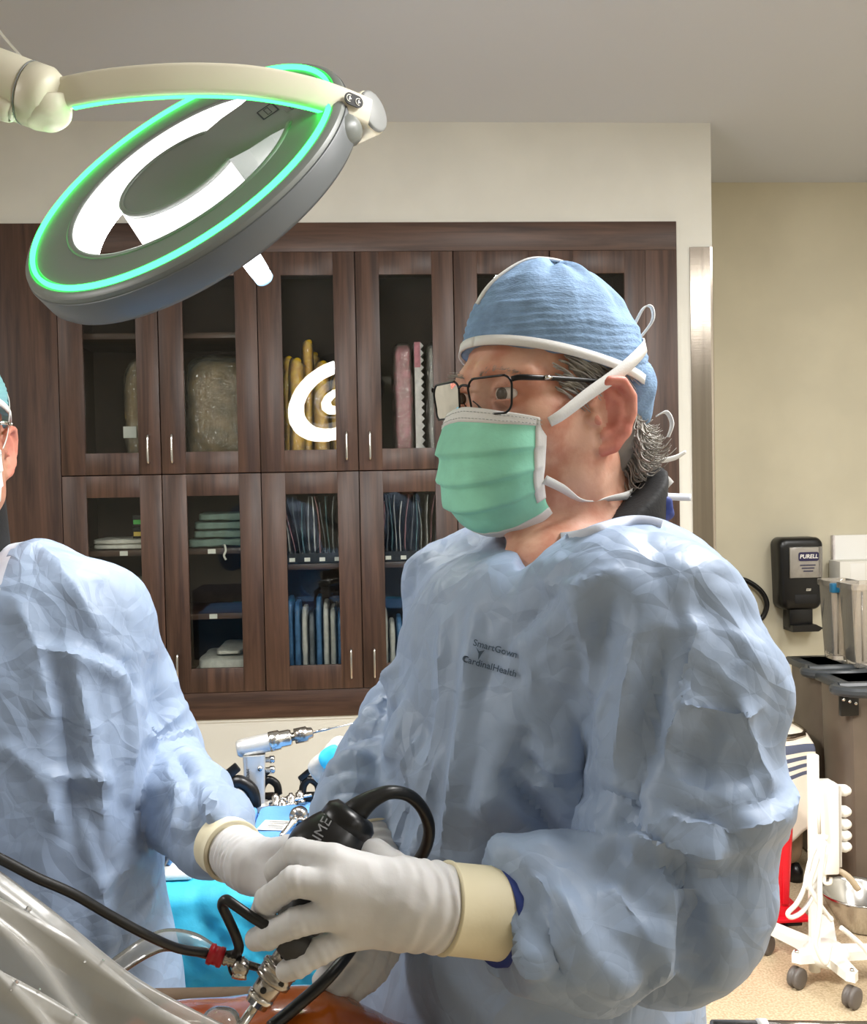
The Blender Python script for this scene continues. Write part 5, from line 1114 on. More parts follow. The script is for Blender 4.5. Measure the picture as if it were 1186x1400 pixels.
def make_hair(root, tw, n1=760, n2=170, seed=4):
    r2 = np.random.default_rng(seed)
    def base(p):
        d = ell(p, (-.040, 0, -.030), (.058, .068, .056)); d = smin(d, ell(p, (-.050, 0, -.062), (.038, .050, .036)), .02)
        d = np.maximum(d, p[..., 0]+.026-.25*(np.abs(p[..., 1])-.06)); t = ell(p, (.006, 0, .026), (.052, .0745, .040)); t = np.maximum(t, .062-np.abs(p[..., 1])); return np.minimum(d, t)
    V, Q = nets(base, (-.14, -.1, -.11), (.09, .1, .08), .003); N = vnorm(V, Q); V = V+N*(.003*ridge(V*np.array([1, 1, .5]), 60, 3))[:, None]
    g = G(); g.add((V, [tuple(f) for f in Q]), 1)
    for i in range(n1):
        ph = math.radians(r2.uniform(100, 262)); u = -.008-.078*r2.random(); dr = np.array([math.cos(ph), math.sin(ph), 0]); dd = np.array([[dr[0], dr[1], 0.]])
        p0 = march(base, np.array([-.04, 0, u]), dd)[0]; L = r2.uniform(.6, 1.25); tw_ = r2.normal(0, .3); side = np.array([-dr[1], dr[0], 0])*tw_; cu = r2.uniform(.2, 1.0)*(1 if u < -.02 else .6)
        pts = [p0-dr*.004, p0+dr*.004*L+ZZ*-.008*L, p0+dr*(.006+.004*cu)*L+ZZ*-.020*L+side*.012, p0+dr*(.012+.008*cu)*L+ZZ*(-.028+.006*cu)*L+side*.022, p0+dr*(.017+.010*cu)*L+ZZ*(-.030+.016*cu)*L+side*.030]
        pts = np.array(pts)+r2.normal(0, .0007, (5, 3)); g.add(tube(pts, [.0008, .0010, .0009, .0007, .0002], 4, 3))
    for i in range(n2):
        s = 1 if i % 3 else -1; f0 = r2.uniform(-.01, .052); u0 = r2.uniform(.004, .040)-.25*max(0, f0-.03)
        p0 = np.array([f0, s*.0735*(1-.35*max(0, f0/.09)**2), u0]); L = r2.uniform(.7, 1.2)
        pts = np.array([p0, p0+np.array([-.010, s*.004, -.004])*L, p0+np.array([-.022, s*.005, -.011])*L, p0+np.array([-.036, s*.005, -.020-.006*r2.random()])*L])+r2.normal(0, .0008, (4, 3)); g.add(tube(pts, [.0009, .0011, .0009, .0003], 4, 3))
    return obj('hair', tw(np.vstack(g.V)), g.F, [M['hair'], M['hairb']], root, midx=g.M)
# ---------------------------------------------------------------- gloves
def glove(root, W, elbow, K, fingers, thumb, rf, cuff_len=.075, h=.0016, seed=1, rw=.029, name='glove', side=None, cuffr=.034, cs=.045):
    ax = nrm(W-elbow); 
    def fn(p):
        d = None; Kc = np.mean(K, 0)
        for i, k in enumerate(K):
            e = cap(p, W+(k-Kc)*.32, k, .0165, .0125); d = e if d is None else smin(d, e, .016)
        d = smin(d, cap(p, W-ax*.05, W+ax*.02, rw+.001, rw*.92), .022)
        for i, fg in enumerate(fingers):
            e = chain(p, [K[i]]+list(fg), [rf[i]*1.12, rf[i]*1.0, rf[i]*.93, rf[i]*.84][:len(fg)+1], .003); d = smin(d, e, .0032)
        e = chain(p, thumb, [.017, .0135, .0115, .0095][:len(thumb)], .006); return smin(d, e, .008)
    allp = np.vstack([K]+[np.array(f) for f in fingers]+[np.array(thumb), [W-ax*.05]])
    V, Q = nets(fn, allp.min(0)-.034, allp.max(0)+.034, h); V = relax(V, Q, 1, .4); N = vnorm(V, Q)
    s = (V-W)@ax; rad = V-W-s[:, None]*ax
    wr = np.exp(-((s+.012)/.04)**2); ringw = np.sin(s*520+6*perlin(V*28, seed)+2.5*perlin(V*np.array([60, 60, 60]), seed+2))
    d_ = wr*.0011*ringw+.0011*ridge(V, 42, seed+4)*np.exp(-((s-.03)/.04)**2)+.0004*crumple(V, 120, seed)
    # creases across the finger joints
    for i, fg in enumerate(fingers):
        for j in range(len(fg)-1):
            r_ = np.linalg.norm(V-fg[j], axis=1); dr = nrm(fg[j+1]-(K[i] if j == 0 else fg[j-1])); x = (V-fg[j])@dr; d_ += np.where(r_ < .018, .0006*np.sin(x*900)*np.exp(-(r_/.012)**2), 0)
    V = V+N*d_[:, None]
    gl = obj(name, V, Q, M['glove'], root)
    a = W-ax*cs; b = W-ax*(cs+cuff_len)
    pr = [(0, cuffr*.97), (.01, cuffr*1.02), (.03, cuffr*1.02), (.05, cuffr*.985), (.5, cuffr), (.97, cuffr*1.03), (1, cuffr*1.03), (1, cuffr*.9), (.5, cuffr*.9), (0, cuffr*.9)]
    V2, F2 = lathe(a+ax*.006, b, pr, 48); dd = V2-a; V2 = V2+(dd-(dd@ax)[:, None]*ax)*(.04*perlin(V2*22, seed+9))[:, None]
    obj('glove_cuff', V2, F2, M['cuff'], gl)
    return gl
# ---------------------------------------------------------------- gowns
def torso_field(levels, yawdir):
    f = nrm(yawdir); l = nrm(np.cross(ZZ, f)); zz = np.array([q[0] for q in levels]); cx = np.array([q[1] for q in levels]); aa = np.array([q[2] for q in levels]); bb = np.array([q[3] for q in levels])
    o = np.argsort(zz); zz, cx, aa, bb = zz[o], cx[o], aa[o], bb[o]
    def fn(p):
        z = p[..., 2]; c = np.stack([np.interp(z, zz, cx[:, i]) for i in range(2)], -1); a = np.interp(z, zz, aa); b = np.interp(z, zz, bb)
        dx = p[..., 0]-c[..., 0]; dy = p[..., 1]-c[..., 1]; qf = (dx*f[0]+dy*f[1])/a; ql = (dx*l[0]+dy*l[1])/b
        e = (np.abs(qf)**2.3+np.abs(ql)**2.3)**(1/2.3); return ((e-1)*np.minimum(a, b)*.85).astype(np.float32)
    return fn, f, l
def axis_squeeze(V, joints, c):
    """coordinates squeezed along the nearest limb segment so that facets come out long"""
    out = np.zeros_like(V); ws = np.zeros(len(V))
    for i in range(len(joints)-1):
        A, B = joints[i], joints[i+1]; a = nrm(B-A); t = np.clip(((V-A)@a)/np.linalg.norm(B-A), 0, 1); d = np.linalg.norm(V-A-(t*np.linalg.norm(B-A))[:, None]*a, axis=1)
        w_ = np.exp(-(d/.05)**2)+1e-9; out += w_[:, None]*(V-(1-c)*((V-A)@a)[:, None]*a+i*.37); ws += w_
    return out/ws[:, None]
def wrinkle(V, Q, spec, seed, protect=None):
    """displace along normals; spec entries: (kind, amp, freq, weight[, coordinates])"""
    N = vnorm(V, Q); d_ = np.zeros(len(V))
    for e in spec:
        kind, amp, fr, wt = e[:4]; X = e[4] if len(e) > 4 else V
        f_ = facet(X, fr, seed); d_ += amp*(f_ if kind == 'facet' else (.42-1.25*np.abs(f_)))*wt; seed += 17
    if protect is not None: d_ *= protect
    return V+N*d_[:, None]
def surfpt(V, px, py, rad=7):
    x, y, d = project(V); m = (np.abs(x-px) < rad) & (np.abs(y-py) < rad)
    if not m.any(): return None
    i = np.flatnonzero(m)[np.argmin(d[m])]; return V[i]
def creases(V, Q, lines):
    """each: list of image guide points found on the cloth, width, height (+ridge / -valley)"""
    N = vnorm(V, Q); d_ = np.zeros(len(V))
    for pts, wd, ht in lines:
        p3 = [surfpt(V, *q) for q in pts]; p3 = [q for q in p3 if q is not None]
        if len(p3) < 2: continue
        ds, tt = segdist(V, crom(p3, 4)); end = np.clip(np.minimum(tt, 1-tt)*5, 0, 1)
        d_ += ht*np.maximum(0, 1-ds/wd)**1.4*end
    return V+N*d_[:, None]
def legs_and_shoes(root, hip, f, ztop):
    l = nrm(np.cross(ZZ, f)); m = mat('scrub_trousers', (52, 70, 110), .8, bump=.2, bscale=200)
    def fn(p):
        d = None
        for s in (1, -1):
            e = chain(p, [hip+l*.1*s+ZZ*0, np.array([*(hip+l*.1*s)[:2], ztop*.5]), np.array([*(hip+l*.11*s)[:2], .09])], [.10, .085, .07]); d = e if d is None else smin(d, e, .04)
        return np.maximum(d, .07-p[..., 2])
    lo = np.array([hip[0]-.32, hip[1]-.32, .04]); hi = np.array([hip[0]+.32, hip[1]+.32, hip[2]+.15]); V, Q = nets(fn, lo, hi, .02); obj('trousers', V, Q, m, root)
    for s in (1, -1):
        c = np.array([*(hip+l*.11*s)[:2], 0])+f*.05; V, F = pillow((0, 0, .05), (.28, .10, .10), 3, 10, .0, 1); V = np.stack([V[:, 0]*f[0]+V[:, 1]*l[0], V[:, 0]*f[1]+V[:, 1]*l[1], V[:, 2]], 1)+c; obj('shoe', V, F, M['black'], root)
# ---------------------------------------------------------------- the surgeon on the right
SF = cdir(-.860, -.51); SL = nrm(np.cross(ZZ, SF))
S0 = P(757, 870, 1.075); sroot = empty('person', (S0[0]+.02, S0[1], 0), 'masked surgeon in blue gown, cap and spectacles holding the arthroscope', 'person')
hf = cdir(-.819, -.574); hl = nrm(np.cross(ZZ, hf)); SC1 = 1.085; H0 = P(688, 535, 1.05)-(hf*.086+hl*.032)*SC1
neckb = P(800, 760, 1.11)
R1, tw1, tl1, body1 = head_person(sroot, H0, hf, math.radians(-1), dict(skin=M['skin1']), [H0-hf*.022-ZZ*.06, H0-hf*.036-ZZ*.135, neckb-ZZ*.02], [.062, .060, .068], chest=[(P(748, 800, 1.055), .05)], look=.25, SC=SC1)
make_hair(sroot, tw1)
cap1 = make_cap(sroot, tw1, M['cap1'], 3)
mk1, MP = make_mask(sroot, tw1, M['mask1'])
make_glasses(sroot, tw1, M['frame'])
# mask ties: over the ear to the crown, and under the ear round the neck
def tie(pts, wid, up, nm, par, th=.0012): V, F = ribbon(np.array(pts), wid, th, np.array(up) if np.ndim(up) > 1 else up); obj(nm, tw1(V), F, M['trim'], par)
for s in (1, -1):
    a = MP[1, -1 if s > 0 else 0]*np.array([1, 1, 1])
    c = [(.0655, s*.0735, -.030), (.054, s*.0790, -.023), (.026, s*.0835, -.005), (-.012, s*.0925, .016), (-.045, s*.0905, .034), (-.080, s*.0720, .048), (-.108, s*.038, .055), (-.118, s*.0, .058)]
    c = np.array(c)
    for k_ in range(3, 8): o_ = np.array([[-.003, 0, c[k_, 2]]]); dv_ = c[k_:k_+1]-o_; dv_ /= np.linalg.norm(dv_); c[k_] = march(capsurf, o_, dv_)[0]+dv_[0]*.0022
    tie(c, [.009, .0105, .012, .013, .013, .012, .010, .009], [(.3, 0, 1)]*8, 'mask_tie', mk1)
    c = [(.0665, s*.0655, -.083), (.048, s*.0690, -.092), (.028, s*.0690, -.103), (.008, s*.0680, -.106), (-.012, s*.0700, -.104), (-.035, s*.0705, -.102), (-.060, s*.055, -.098), (-.078, s*.025, -.096), (-.082, 0, -.096)]
    tie(c, [.009, .008, .005, .004, .006, .008, .007, .005, .005], [(.2, s*.3, 1), (.2, s*.5, 1), (0, s*1, .5), (0, s*1, .2), (0, s*.6, .8), (0, s*.2, 1), (0, 0, 1), (0, 0, 1), (0, 0, 1)], 'mask_tie', mk1)
# cap ties: loop at the back, loose ends, cloth tail behind the ear
V, F = ribbon(np.array([(-.112, .012, .075), (-.122, .018, .095), (-.130, .022, .096), (-.131, .022, .082), (-.120, .014, .064)]), .004, .0015, (0, 1, .2)); obj('cap_tie', tw1(V), F, M['trim'], cap1)
V, F = ribbon(np.array([(-.085, .045, -.062), (-.105, .05, -.068), (-.122, .056, -.066), (-.135, .06, -.060)]), [.004, .005, .005, .003], .0015, (0, .3, 1)); obj('cap_tie', tw1(V), F, M['trim'], cap1)
V, F = ribbon(np.array([(-.085, .05, -.076), (-.098, .054, -.083), (-.113, .058, -.094)]), [.012, .014, .009], .0015, (.6, 0, .8)); obj('cap_tie', tw1(V), F, M['trim'], cap1)
V, F = ribbon(np.array([(-.108, .045, -.022), (-.118, .05, -.018), (-.124, .052, -.03), (-.120, .05, -.044)]), [.004, .005, .005, .004], .0015, (0, .8, .3)); obj('cap_tie', tw1(V), F, M['trim'], cap1)
V, Q = nets(lambda p: np.maximum(smin(ell(p, (-.062, .046, .010), (.028, .028, .030)), cap(p, (-.060, .056, .008), (-.076, .050, -.022), .014, .010), .02), p[..., 0]+.040), (-.13, 0, -.06), (-.02, .11, .06), .003); N_ = vnorm(V, Q); V = V+N_*(.003*ridge(V*np.array([1, 1, .4]), 50, 2))[:, None]
obj('cap_tail', tw1(V), Q, M['cap1'], cap1)

# gown
def lvl(z, df, dl, a, b): return (z, (S0[0]+SF[0]*df+SL[0]*dl, S0[1]+SF[1]*df+SL[1]*dl), a, b)
tf, _, _ = torso_field([lvl(1.58, -.01, 0, .07, .10), lvl(1.52, -.005, .0, .112, .165), lvl(1.44, .0, -.01, .142, .170), lvl(1.34, .008, -.012, .156, .165), lvl(1.24, .015, -.012, .164, .160), lvl(1.10, .028, -.012, .174, .165), lvl(.85, .04, -.01, .19, .19), lvl(.3, .03, 0, .21, .23)], SF)
shL, elL = P(885, 838, .925), P(918, 1215, .885); wrL = P(618, 1246, .80); cuL = P(700, 1250, .826)
shR, elR, wrR = P(648, 812, 1.235), P(572, 975, 1.27), P(488, 1118, 1.06)
neckc = P(806, 690, 1.11); vpt = P(728, 776, .985)
def cav(p):
    d = cap(p, vpt+SF*.012, neckc, .005, .088)
    q = p-np.float32(neckc); f_ = q@np.float32(SF); l_ = q@np.float32(SL); rad = np.sqrt((f_/1.0)**2+(l_/1.0)**2)-.094
    return np.minimum(d, np.maximum(rad, (neckc[2]-.006-.45*f_)-p[..., 2]))
axF = nrm(P(683, 1252, .82)-P(880, 1240, .885))
def gown1(p):
    d = smax(tf(p), p[..., 2]-1.53, .05)
    d = smin(d, chain(p, [P(842, 812, 1.07), P(874, 818, 1.0), shL], [.06, .074, .086], .03), .045)
    d = smin(d, chain(p, [P(760, 815, 1.14), P(695, 800, 1.19), shR], [.06, .068, .080], .03), .045)
    arm_ = chain(p, [shL, P(930, 960, .895), P(940, 1110, .88), elL], [.081, .079, .077, .072], .02)
    fore = chain(p, [elL, P(875, 1242, .865), P(770, 1258, .838), P(725, 1255, .826), P(690, 1252, .82)], [.077, .073, .064, .057, .050], .02)
    fore = smin(fore, sph(p, P(932, 1198, .88), .078), .03); fore = smin(fore, sph(p, P(705, 1278, .825), .036), .03)
    fore = smax(fore, (p-np.float32(P(684, 1252, .82)))@np.float32(axF), .006)
    d = smin(d, smin(arm_, fore, .03), .010)
    ar = chain(p, [shR, P(612, 895, 1.26), elR, P(535, 1045, 1.18), wrR], [.080, .066, .064, .060, .042], .02); d = smin(d, ar, .02)
    d = np.maximum(d, .32-p[..., 2])
    return smax(d, -cav(p), .006)
lo = np.array([-.22, .62, .30]); hi = np.array([.48, 1.45, 1.65])
V, Q = nets(gown1, lo, hi, .0046); V = relax(V, Q, 2, .5)
armd = np.minimum(segdist(V, np.array([shL, elL, cuL]))[0], segdist(V, np.array([shR, elR, wrR]))[0])
slv = np.clip((.135-armd)/.03, 0, 1); tor = 1-slv; elbw = np.exp(-(np.linalg.norm(V-elL, axis=1)/.13)**2)+np.exp(-(np.linalg.norm(V-elR, axis=1)/.12)**2)
cf = cav(V.astype(np.float32)); prot = np.clip((cf-.004)/.03, .12, 1)
CR = [([(800, 770), (700, 870), (640, 960)], .022, -.006), ([(640, 745), (600, 900), (570, 1100)], .02, .010), ([(668, 760), (640, 900), (620, 1060), (590, 1200)], .02, .012), ([(690, 1000), (660, 1100), (640, 1250)], .018, .008),
      ([(730, 960), (715, 1080), (690, 1200)], .022, -.006), ([(800, 930), (770, 1040), (745, 1180)], .02, .008), ([(835, 800), (800, 900), (778, 1040)], .028, -.016), ([(790, 810), (795, 900), (792, 960)], .014, .012), ([(870, 840), (850, 960), (835, 1060)], .02, .010),
      ([(900, 850), (880, 960), (862, 1090), (850, 1140)], .02, -.014), ([(820, 790), (740, 870), (690, 885)], .016, .007), ([(850, 770), (790, 800), (740, 790)], .012, .006), ([(960, 830), (930, 930), (890, 1040)], .022, .012), ([(1020, 870), (985, 990), (940, 1060)], .02, -.010),
      ([(1000, 930), (1040, 1010), (1060, 1080)], .02, .010), ([(870, 1080), (940, 1110), (1030, 1150)], .022, -.012), ([(840, 1120), (920, 1160), (1000, 1175)], .02, .012), ([(860, 1165), (950, 1200), (1040, 1190)], .02, -.012), ([(760, 1200), (800, 1290), (860, 1350)], .02, .010),
      ([(720, 1205), (745, 1290), (780, 1350)], .018, -.010), ([(700, 1215), (720, 1300), (730, 1340)], .014, .010), ([(830, 1190), (890, 1280), (950, 1350)], .022, .010), ([(930, 1210), (960, 1290), (960, 1360)], .02, -.010), ([(880, 1010), (960, 1040), (1050, 1040)], .02, -.009), ([(930, 960), (1000, 975), (1065, 960)], .016, .008),
      ([(600, 1010), (580, 1100), (565, 1190)], .014, .007), ([(540, 900), (520, 960), (500, 985)], .02, .014), ([(545, 950), (500, 1000), (470, 1010)], .018, -.012), ([(545, 1010), (490, 1040), (455, 1060)], .02, .012), ([(540, 1060), (490, 1080), (450, 1080)], .016, -.010)]
V = creases(V, Q, CR)
XA = axis_squeeze(V, [shL, elL, cuL], .30); XB = axis_squeeze(V, [shR, elR, wrR], .30); near = (np.linalg.norm(V-shL, axis=1) < np.linalg.norm(V-shR, axis=1))[:, None]; XA = np.where(near, XA, XB)
dg = nrm(np.array([.5, -.2, .8])); XD = V-.6*(V@dg)[:, None]*dg; XT = V*np.array([1, 1, .2]); eb = np.clip(elbw, 0, 1)
XA5 = axis_squeeze(V, [shL, elL, cuL], .55); XA5 = np.where(near, XA5, XB)
V = wrinkle(V, Q, [('facet', .013, 7, tor, XT), ('facet', .020, 9, slv, XA5), ('facet', .006, 10, tor, XD), ('facet', .0085, 19, slv+.25*tor), ('ridge', .0011, 45, .3*tor+slv)], 31, prot)
fcf = cf[Q].mean(1); mi = ((fcf < .013) & (fcf > .001)).astype(int)
gown1o = obj('gown', V, Q, [M['gown'], M['bind']], sroot, midx=mi*0, auto=34)
treeg = BVHTree.FromPolygons([tuple(v) for v in V], [tuple(int(i) for i in f) for f in Q])
for (s_, px, py, sz) in (('SmartGown', 677, 887, .0085), ('CardinalHealth', 669, 911, .0085)):
    c = P(px, py, .93); ex = nrm(nrm(RT)*.955-UP*.28); ey = nrm(UP*.96+RT*.1); V2, F2 = text_mesh(s_, sz, c, ex, ey, 0.0, .0001, .1); obj('gown_lettering', lay(treeg, V2, lift=.0028), F2, mat('gown_print', (70, 88, 108), .8), gown1o, smooth=False)
V2, F2 = extrude_poly([(-.004, .005), (-.001, .001), (.004, .002), (.0015, -.001), (-.002, -.007), (-.0015, -.001)], P(657, 892, .93), nrm(RT), nrm(UP), FW, 1e-6); obj('gown_emblem', lay(treeg, V2[:6], lift=.0028), [F2[0][::-1]], mat('gown_print', (70, 88, 108), .8), gown1o, smooth=False)
# pale binding along the neckline, laid on the cloth
def onsurf(px, py, lift=.0015):
    r_ = nrm(ray(px, py)); h_, n_, i_, ds = treeg.ray_cast(Vector(CAM), Vector(r_)); return None if h_ is None or ds > 1.35 else np.array(h_)-r_*lift
for side_ in (np.linspace(727, 904, 26), np.linspace(722, 692, 8)):
    ys = []; xs2 = []
    for x_ in side_:
        for k_ in range(660, 840, 2):
            if onsurf(x_, k_) is not None: xs2.append(x_); ys.append(k_); break
    if len(xs2) < 5: continue
    cfp = np.polyfit(xs2, ys, 3); pb_ = [onsurf(x_, np.polyval(cfp, x_)+8, .002) for x_ in xs2]; pb_ = np.array([q for q in pb_ if q is not None])
    for _ in range(4): pb_[1:-1] = .5*pb_[1:-1]+.25*(pb_[:-2]+pb_[2:])
    obj('neck_binding', *ribbon(pb_-FW*.002, .012, .002, tuple(UP), 2), M['bind'], gown1o)
# navy edge inside the cuff, strap and plastic at the nape
axc = nrm(wrL-cuL); obj('cuff_edge', *lathe(P(690, 1252, .823)-axF*.01, P(690, 1252, .823)+axF*.010, [(0, .036), (.2, .0385), (1, .038), (1, .034)], 40), M['navy'], gown1o)
obj('neck_strap', *ribbon([P(862, 682, 1.10), P(885, 681, 1.10), P(897, 676, 1.11), P(915, 679, 1.13), P(945, 680, 1.15)], [.006, .007, .008, .008, .008], .001, tuple(UP)), M['bind'], gown1o)
V2, F2 = pillow(P(890, 695, 1.105), (.05, .03, .026), 3, 12, .010, 3, 60); obj('collar_liner', V2, F2, M['navy'], gown1o)
# black scrub collar
def scr(p):
    d = cap(p, neckb-ZZ*.05, neckb+ZZ*.085-SF*.028, .080, .070); f_ = (p-np.float32(neckb))@np.float32(SF); zc = p[..., 2]-(neckb[2]+.040-.62*f_); d = smax(d, zc, .004)
    return smax(d, -cap(p, vpt+SF*.03-ZZ*.05, H0-hf*.036-ZZ*.11, .050, .062), .004)
V2, Q2 = nets(scr, neckb-.15, neckb+.15, .004); V2 = relax(V2, Q2, 2); obj('scrub_shirt', V2, Q2, M['scrubb'], sroot)
legs_and_shoes(sroot, np.array([S0[0], S0[1], .80])+SF*.02, SF, .8)
# left glove, gripping the camera head
K = np.array([P(455, 1177, .782), P(452, 1211, .770), P(457, 1248, .772), P(480, 1276, .785)])
FG = [[P(405, 1166, .792), P(380, 1190, .815), P(383, 1214, .838)], [P(402, 1205, .768), P(367, 1231, .778), P(359, 1246, .790)], [P(405, 1261, .766), P(368, 1279, .772), P(351, 1284, .782)], [P(440, 1299, .774), P(408, 1319, .770), P(392, 1327, .772)]]
glove(sroot, P(600, 1240, .802), cuL, K, FG, [P(560, 1205, .82), P(510, 1172, .86), P(470, 1182, .892), P(438, 1205, .892)], [.0112, .0112, .0108, .0100], cuff_len=.046, seed=3, rw=.0305, cuffr=.0350, cs=.010)
# right glove behind, steadying the scope
K = np.array([P(492, 1262, .955), P(512, 1268, .962), P(530, 1266, .975), P(545, 1258, .99)])
FG = [[P(470, 1302, .93), P(452, 1325, .915), P(440, 1340, .905)], [P(492, 1318, .935), P(472, 1345, .92), P(456, 1358, .91)], [P(512, 1318, .95), P(497, 1345, .935), P(482, 1360, .925)], [P(532, 1305, .97), P(518, 1330, .955), P(506, 1345, .945)]]
glove(sroot, P(508, 1165, 1.02), wrR, K, FG, [P(495, 1190, .99), P(455, 1240, .95), P(440, 1275, .925), P(432, 1298, .91)], [.0105, .0108, .0104, .0095], cuff_len=.03, h=.0022, seed=8, cs=.015)
# ---------------------------------------------------------------- the assistant on the left
A0 = P(18, 1000, 1.52); AF = cdir(.10, -.99); AL = nrm(np.cross(ZZ, AF))
aroot = empty('person', (A0[0], A0[1], 0), 'gowned assistant in a white mask at the left picture edge', 'person')
af = cdir(.46, -.89); al = nrm(np.cross(ZZ, af)); HA = P(20, 612, 1.47)-al*.090+af*.010+ZZ*.018
neckA = P(-72, 790, 1.50)
R2, tw2, tl2, body2 = head_person(aroot, HA, af, 0.0, dict(skin=M['skin2']), [HA-af*.022-ZZ*.055, HA-af*.03-ZZ*.12, neckA-ZZ*.02], [.060, .058, .066], h=.0032)
cap2 = make_cap(aroot, tw2, M['cap2'], 9); mk2, MP2 = make_mask(aroot, tw2, M['mask2']); make_glasses(aroot, tw2, M['chrome'])
for s in (1, -1):
    V, F = ribbon(np.array([(.0635, s*.0665, -.027), (.045, s*.0755, -.006), (.030, s*.0800, .018), (.012, s*.0825, .044), (-.006, s*.0800, .062)]), [.007, .008, .008, .008, .007], .0012, (.8, 0, .4)); obj('mask_tie', tw2(V), F, M['trim'], mk2)
def lvlA(z, df, dl, a, b): return (z, (A0[0]+AF[0]*df+AL[0]*dl, A0[1]+AF[1]*df+AL[1]*dl), a, b)
tfA, _, _ = torso_field([lvlA(1.53, -.02, -.05, .07, .10), lvlA(1.47, -.01, -.03, .115, .165), lvlA(1.36, .0, -.005, .14, .200), lvlA(1.20, .01, .0, .155, .205), lvlA(1.05, .02, .0, .165, .210), lvlA(.90, .03, .005, .175, .225), lvlA(.3, .03, 0, .20, .26)], AF)
shA, elA, wrA = P(118, 850, 1.53), P(212, 1050, 1.64), P(303, 1152, 1.37); shB, elB, wrB = P(-210, 850, 1.53), P(-290, 1080, 1.5), P(-160, 1200, 1.25)
vA = P(-55, 815, 1.36)
nkA = P(-85, 725, 1.50)
def cavA(p):
    d = cap(p, vA+AF*.03, nkA, .03, .095); q = p-np.float32(nkA); return np.minimum(d, np.maximum(np.sqrt((q[..., :2]**2).sum(-1))-.10, nkA[2]-.01-.4*(q@np.float32(AF))-p[..., 2]))
def gown2(p):
    d = smax(tfA(p), p[..., 2]-1.49, .05)
    d = smin(d, chain(p, [P(-45, 800, 1.52), P(40, 820, 1.52), shA], [.062, .074, .086], .03), .045); d = smin(d, chain(p, [P(-125, 800, 1.52), P(-150, 820, 1.52), shB], [.062, .074, .086], .03), .045)
    ar = chain(p, [shA, P(165, 945, 1.62), elA, P(255, 1105, 1.50), wrA+(elA-wrA)*.12, wrA], [.086, .070, .070, .064, .050, .043], .02); d = smin(d, ar, .008)
    d = smin(d, chain(p, [shB, elB, wrB], [.088, .075, .045], .02), .016)
    return smax(np.maximum(d, .32-p[..., 2]), -cavA(p), .006)
V, Q = nets(gown2, np.array([-1.12, 1.15, .3]), np.array([-.12, 1.86, 1.66]), .0068); V = relax(V, Q, 2, .5)
armd = np.minimum(segdist(V, np.array([shA, elA, wrA]))[0], segdist(V, np.array([shB, elB, wrB]))[0]); slv = np.clip((.12-armd)/.03, 0, 1)*np.clip((1.40-V[:, 2])/.08, .25, 1); tor = 1-slv
cf = cavA(V.astype(np.float32)); prot = np.clip((cf-.004)/.03, .12, 1)
CRA = [([(60, 750), (110, 800), (150, 880)], .03, .010), ([(20, 800), (60, 900), (80, 1000)], .03, .012), ([(60, 860), (90, 980), (110, 1150)], .03, -.012), ([(90, 880), (125, 1000), (150, 1180)], .025, .012), ([(40, 880), (110, 890), (180, 925)], .022, .012), ([(60, 1060), (120, 1065), (160, 1070)], .02, .012), ([(120, 880), (180, 920), (195, 950)], .018, -.010),
       ([(170, 900), (185, 1000), (180, 1120)], .02, .010), ([(0, 1010), (60, 1060), (90, 1150)], .02, .009), ([(210, 1000), (240, 1080), (230, 1150)], .02, .014), ([(235, 1010), (270, 1080), (262, 1150)], .018, -.014), ([(255, 1050), (290, 1090), (285, 1130)], .018, .012), ([(130, 1215), (170, 1195), (200, 1170)], .015, .007), ([(140, 1290), (180, 1260), (215, 1210)], .015, .008), ([(100, 1080), (140, 1220), (145, 1330)], .02, .008)]
V = creases(V, Q, CRA)
XA = axis_squeeze(V, [shA, elA, wrA], .35); dg = nrm(np.array([.5, -.2, .8])); XD = V-.6*(V@dg)[:, None]*dg; XT = V*np.array([1, 1, .2])
V = wrinkle(V, Q, [('facet', .015, 6, tor, XT), ('facet', .020, 10, slv, XA), ('facet', .010, 8, .8*tor+.4*slv, XD), ('facet', .007, 18, slv+.3*tor), ('ridge', .0016, 40, .5*tor+slv)], 77, prot)
V = relax(V, Q, 1, .3)
fcf = cf[Q].mean(1)
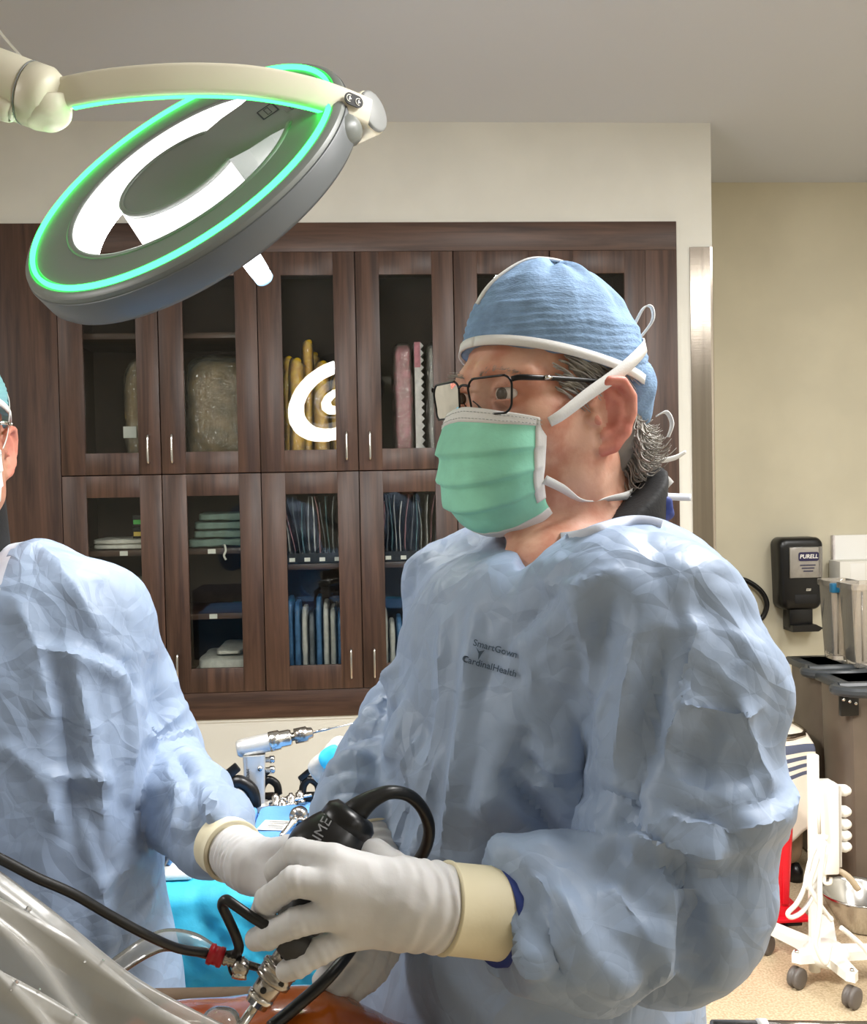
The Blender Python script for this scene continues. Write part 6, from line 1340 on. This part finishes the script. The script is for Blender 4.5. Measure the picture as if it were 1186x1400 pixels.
obj('gown', V, Q, [M['gown'], M['bind']], aroot, midx=((fcf < .02) & (fcf > .001)).astype(int), auto=34)
def scrA(p):
    d = cap(p, neckA-ZZ*.05, neckA+ZZ*.12, .094, .082); f_ = (p-np.float32(neckA))@np.float32(AF); d = smax(d, p[..., 2]-(neckA[2]+.115-.35*f_), .004); return smax(d, -cap(p, neckA+AF*.05-ZZ*.06, HA-af*.03-ZZ*.10, .052, .06), .004)
V, Q = nets(scrA, neckA-.16, neckA+.16, .005); obj('scrub_shirt', relax(V, Q, 2), Q, M['scrubb'], aroot)
V2, F2 = tube([neckA+AL*.07-ZZ*.03+AF*.02, neckA+AL*.05-ZZ*.055+AF*.07, neckA-ZZ*.075+AF*.095], .016, 12, 6); obj('blue_undershirt', V2, F2, M['navy'], aroot)
legs_and_shoes(aroot, np.array([A0[0], A0[1], .80]), AF, .8)
K = np.array([P(398, 1178, 1.22), P(405, 1200, 1.20), P(404, 1222, 1.195), P(396, 1240, 1.20)])
FG = [[P(440, 1180, 1.19), P(455, 1205, 1.165), P(448, 1228, 1.15)], [P(452, 1206, 1.16), P(460, 1232, 1.14), P(450, 1252, 1.13)], [P(448, 1234, 1.155), P(452, 1258, 1.135), P(442, 1274, 1.125)], [P(434, 1256, 1.16), P(436, 1276, 1.145), P(428, 1290, 1.135)]]
glove(aroot, P(335, 1176, 1.30), wrA, K, FG, [P(362, 1166, 1.27), P(395, 1158, 1.22), P(420, 1165, 1.18), P(436, 1178, 1.16)], [.0105, .011, .0106, .0095], cuff_len=.030, h=.0026, seed=6, rw=.034, cuffr=.040)
K = np.array([P(-120, 1260, 1.16), P(-112, 1280, 1.15), P(-112, 1300, 1.15), P(-118, 1318, 1.15)])
glove(aroot, P(-145, 1215, 1.22), elB, K, [[k+cdir(.8, -.5, -.3)*.04, k+cdir(.8, -.5, -.4)*.06, k+cdir(.8, -.3, -.5)*.075] for k in K], [P(-130, 1240, 1.2), P(-105, 1235, 1.16), P(-85, 1240, 1.13), P(-70, 1250, 1.11)], [.0105, .011, .0106, .0095], h=.0035, seed=6, rw=.034)
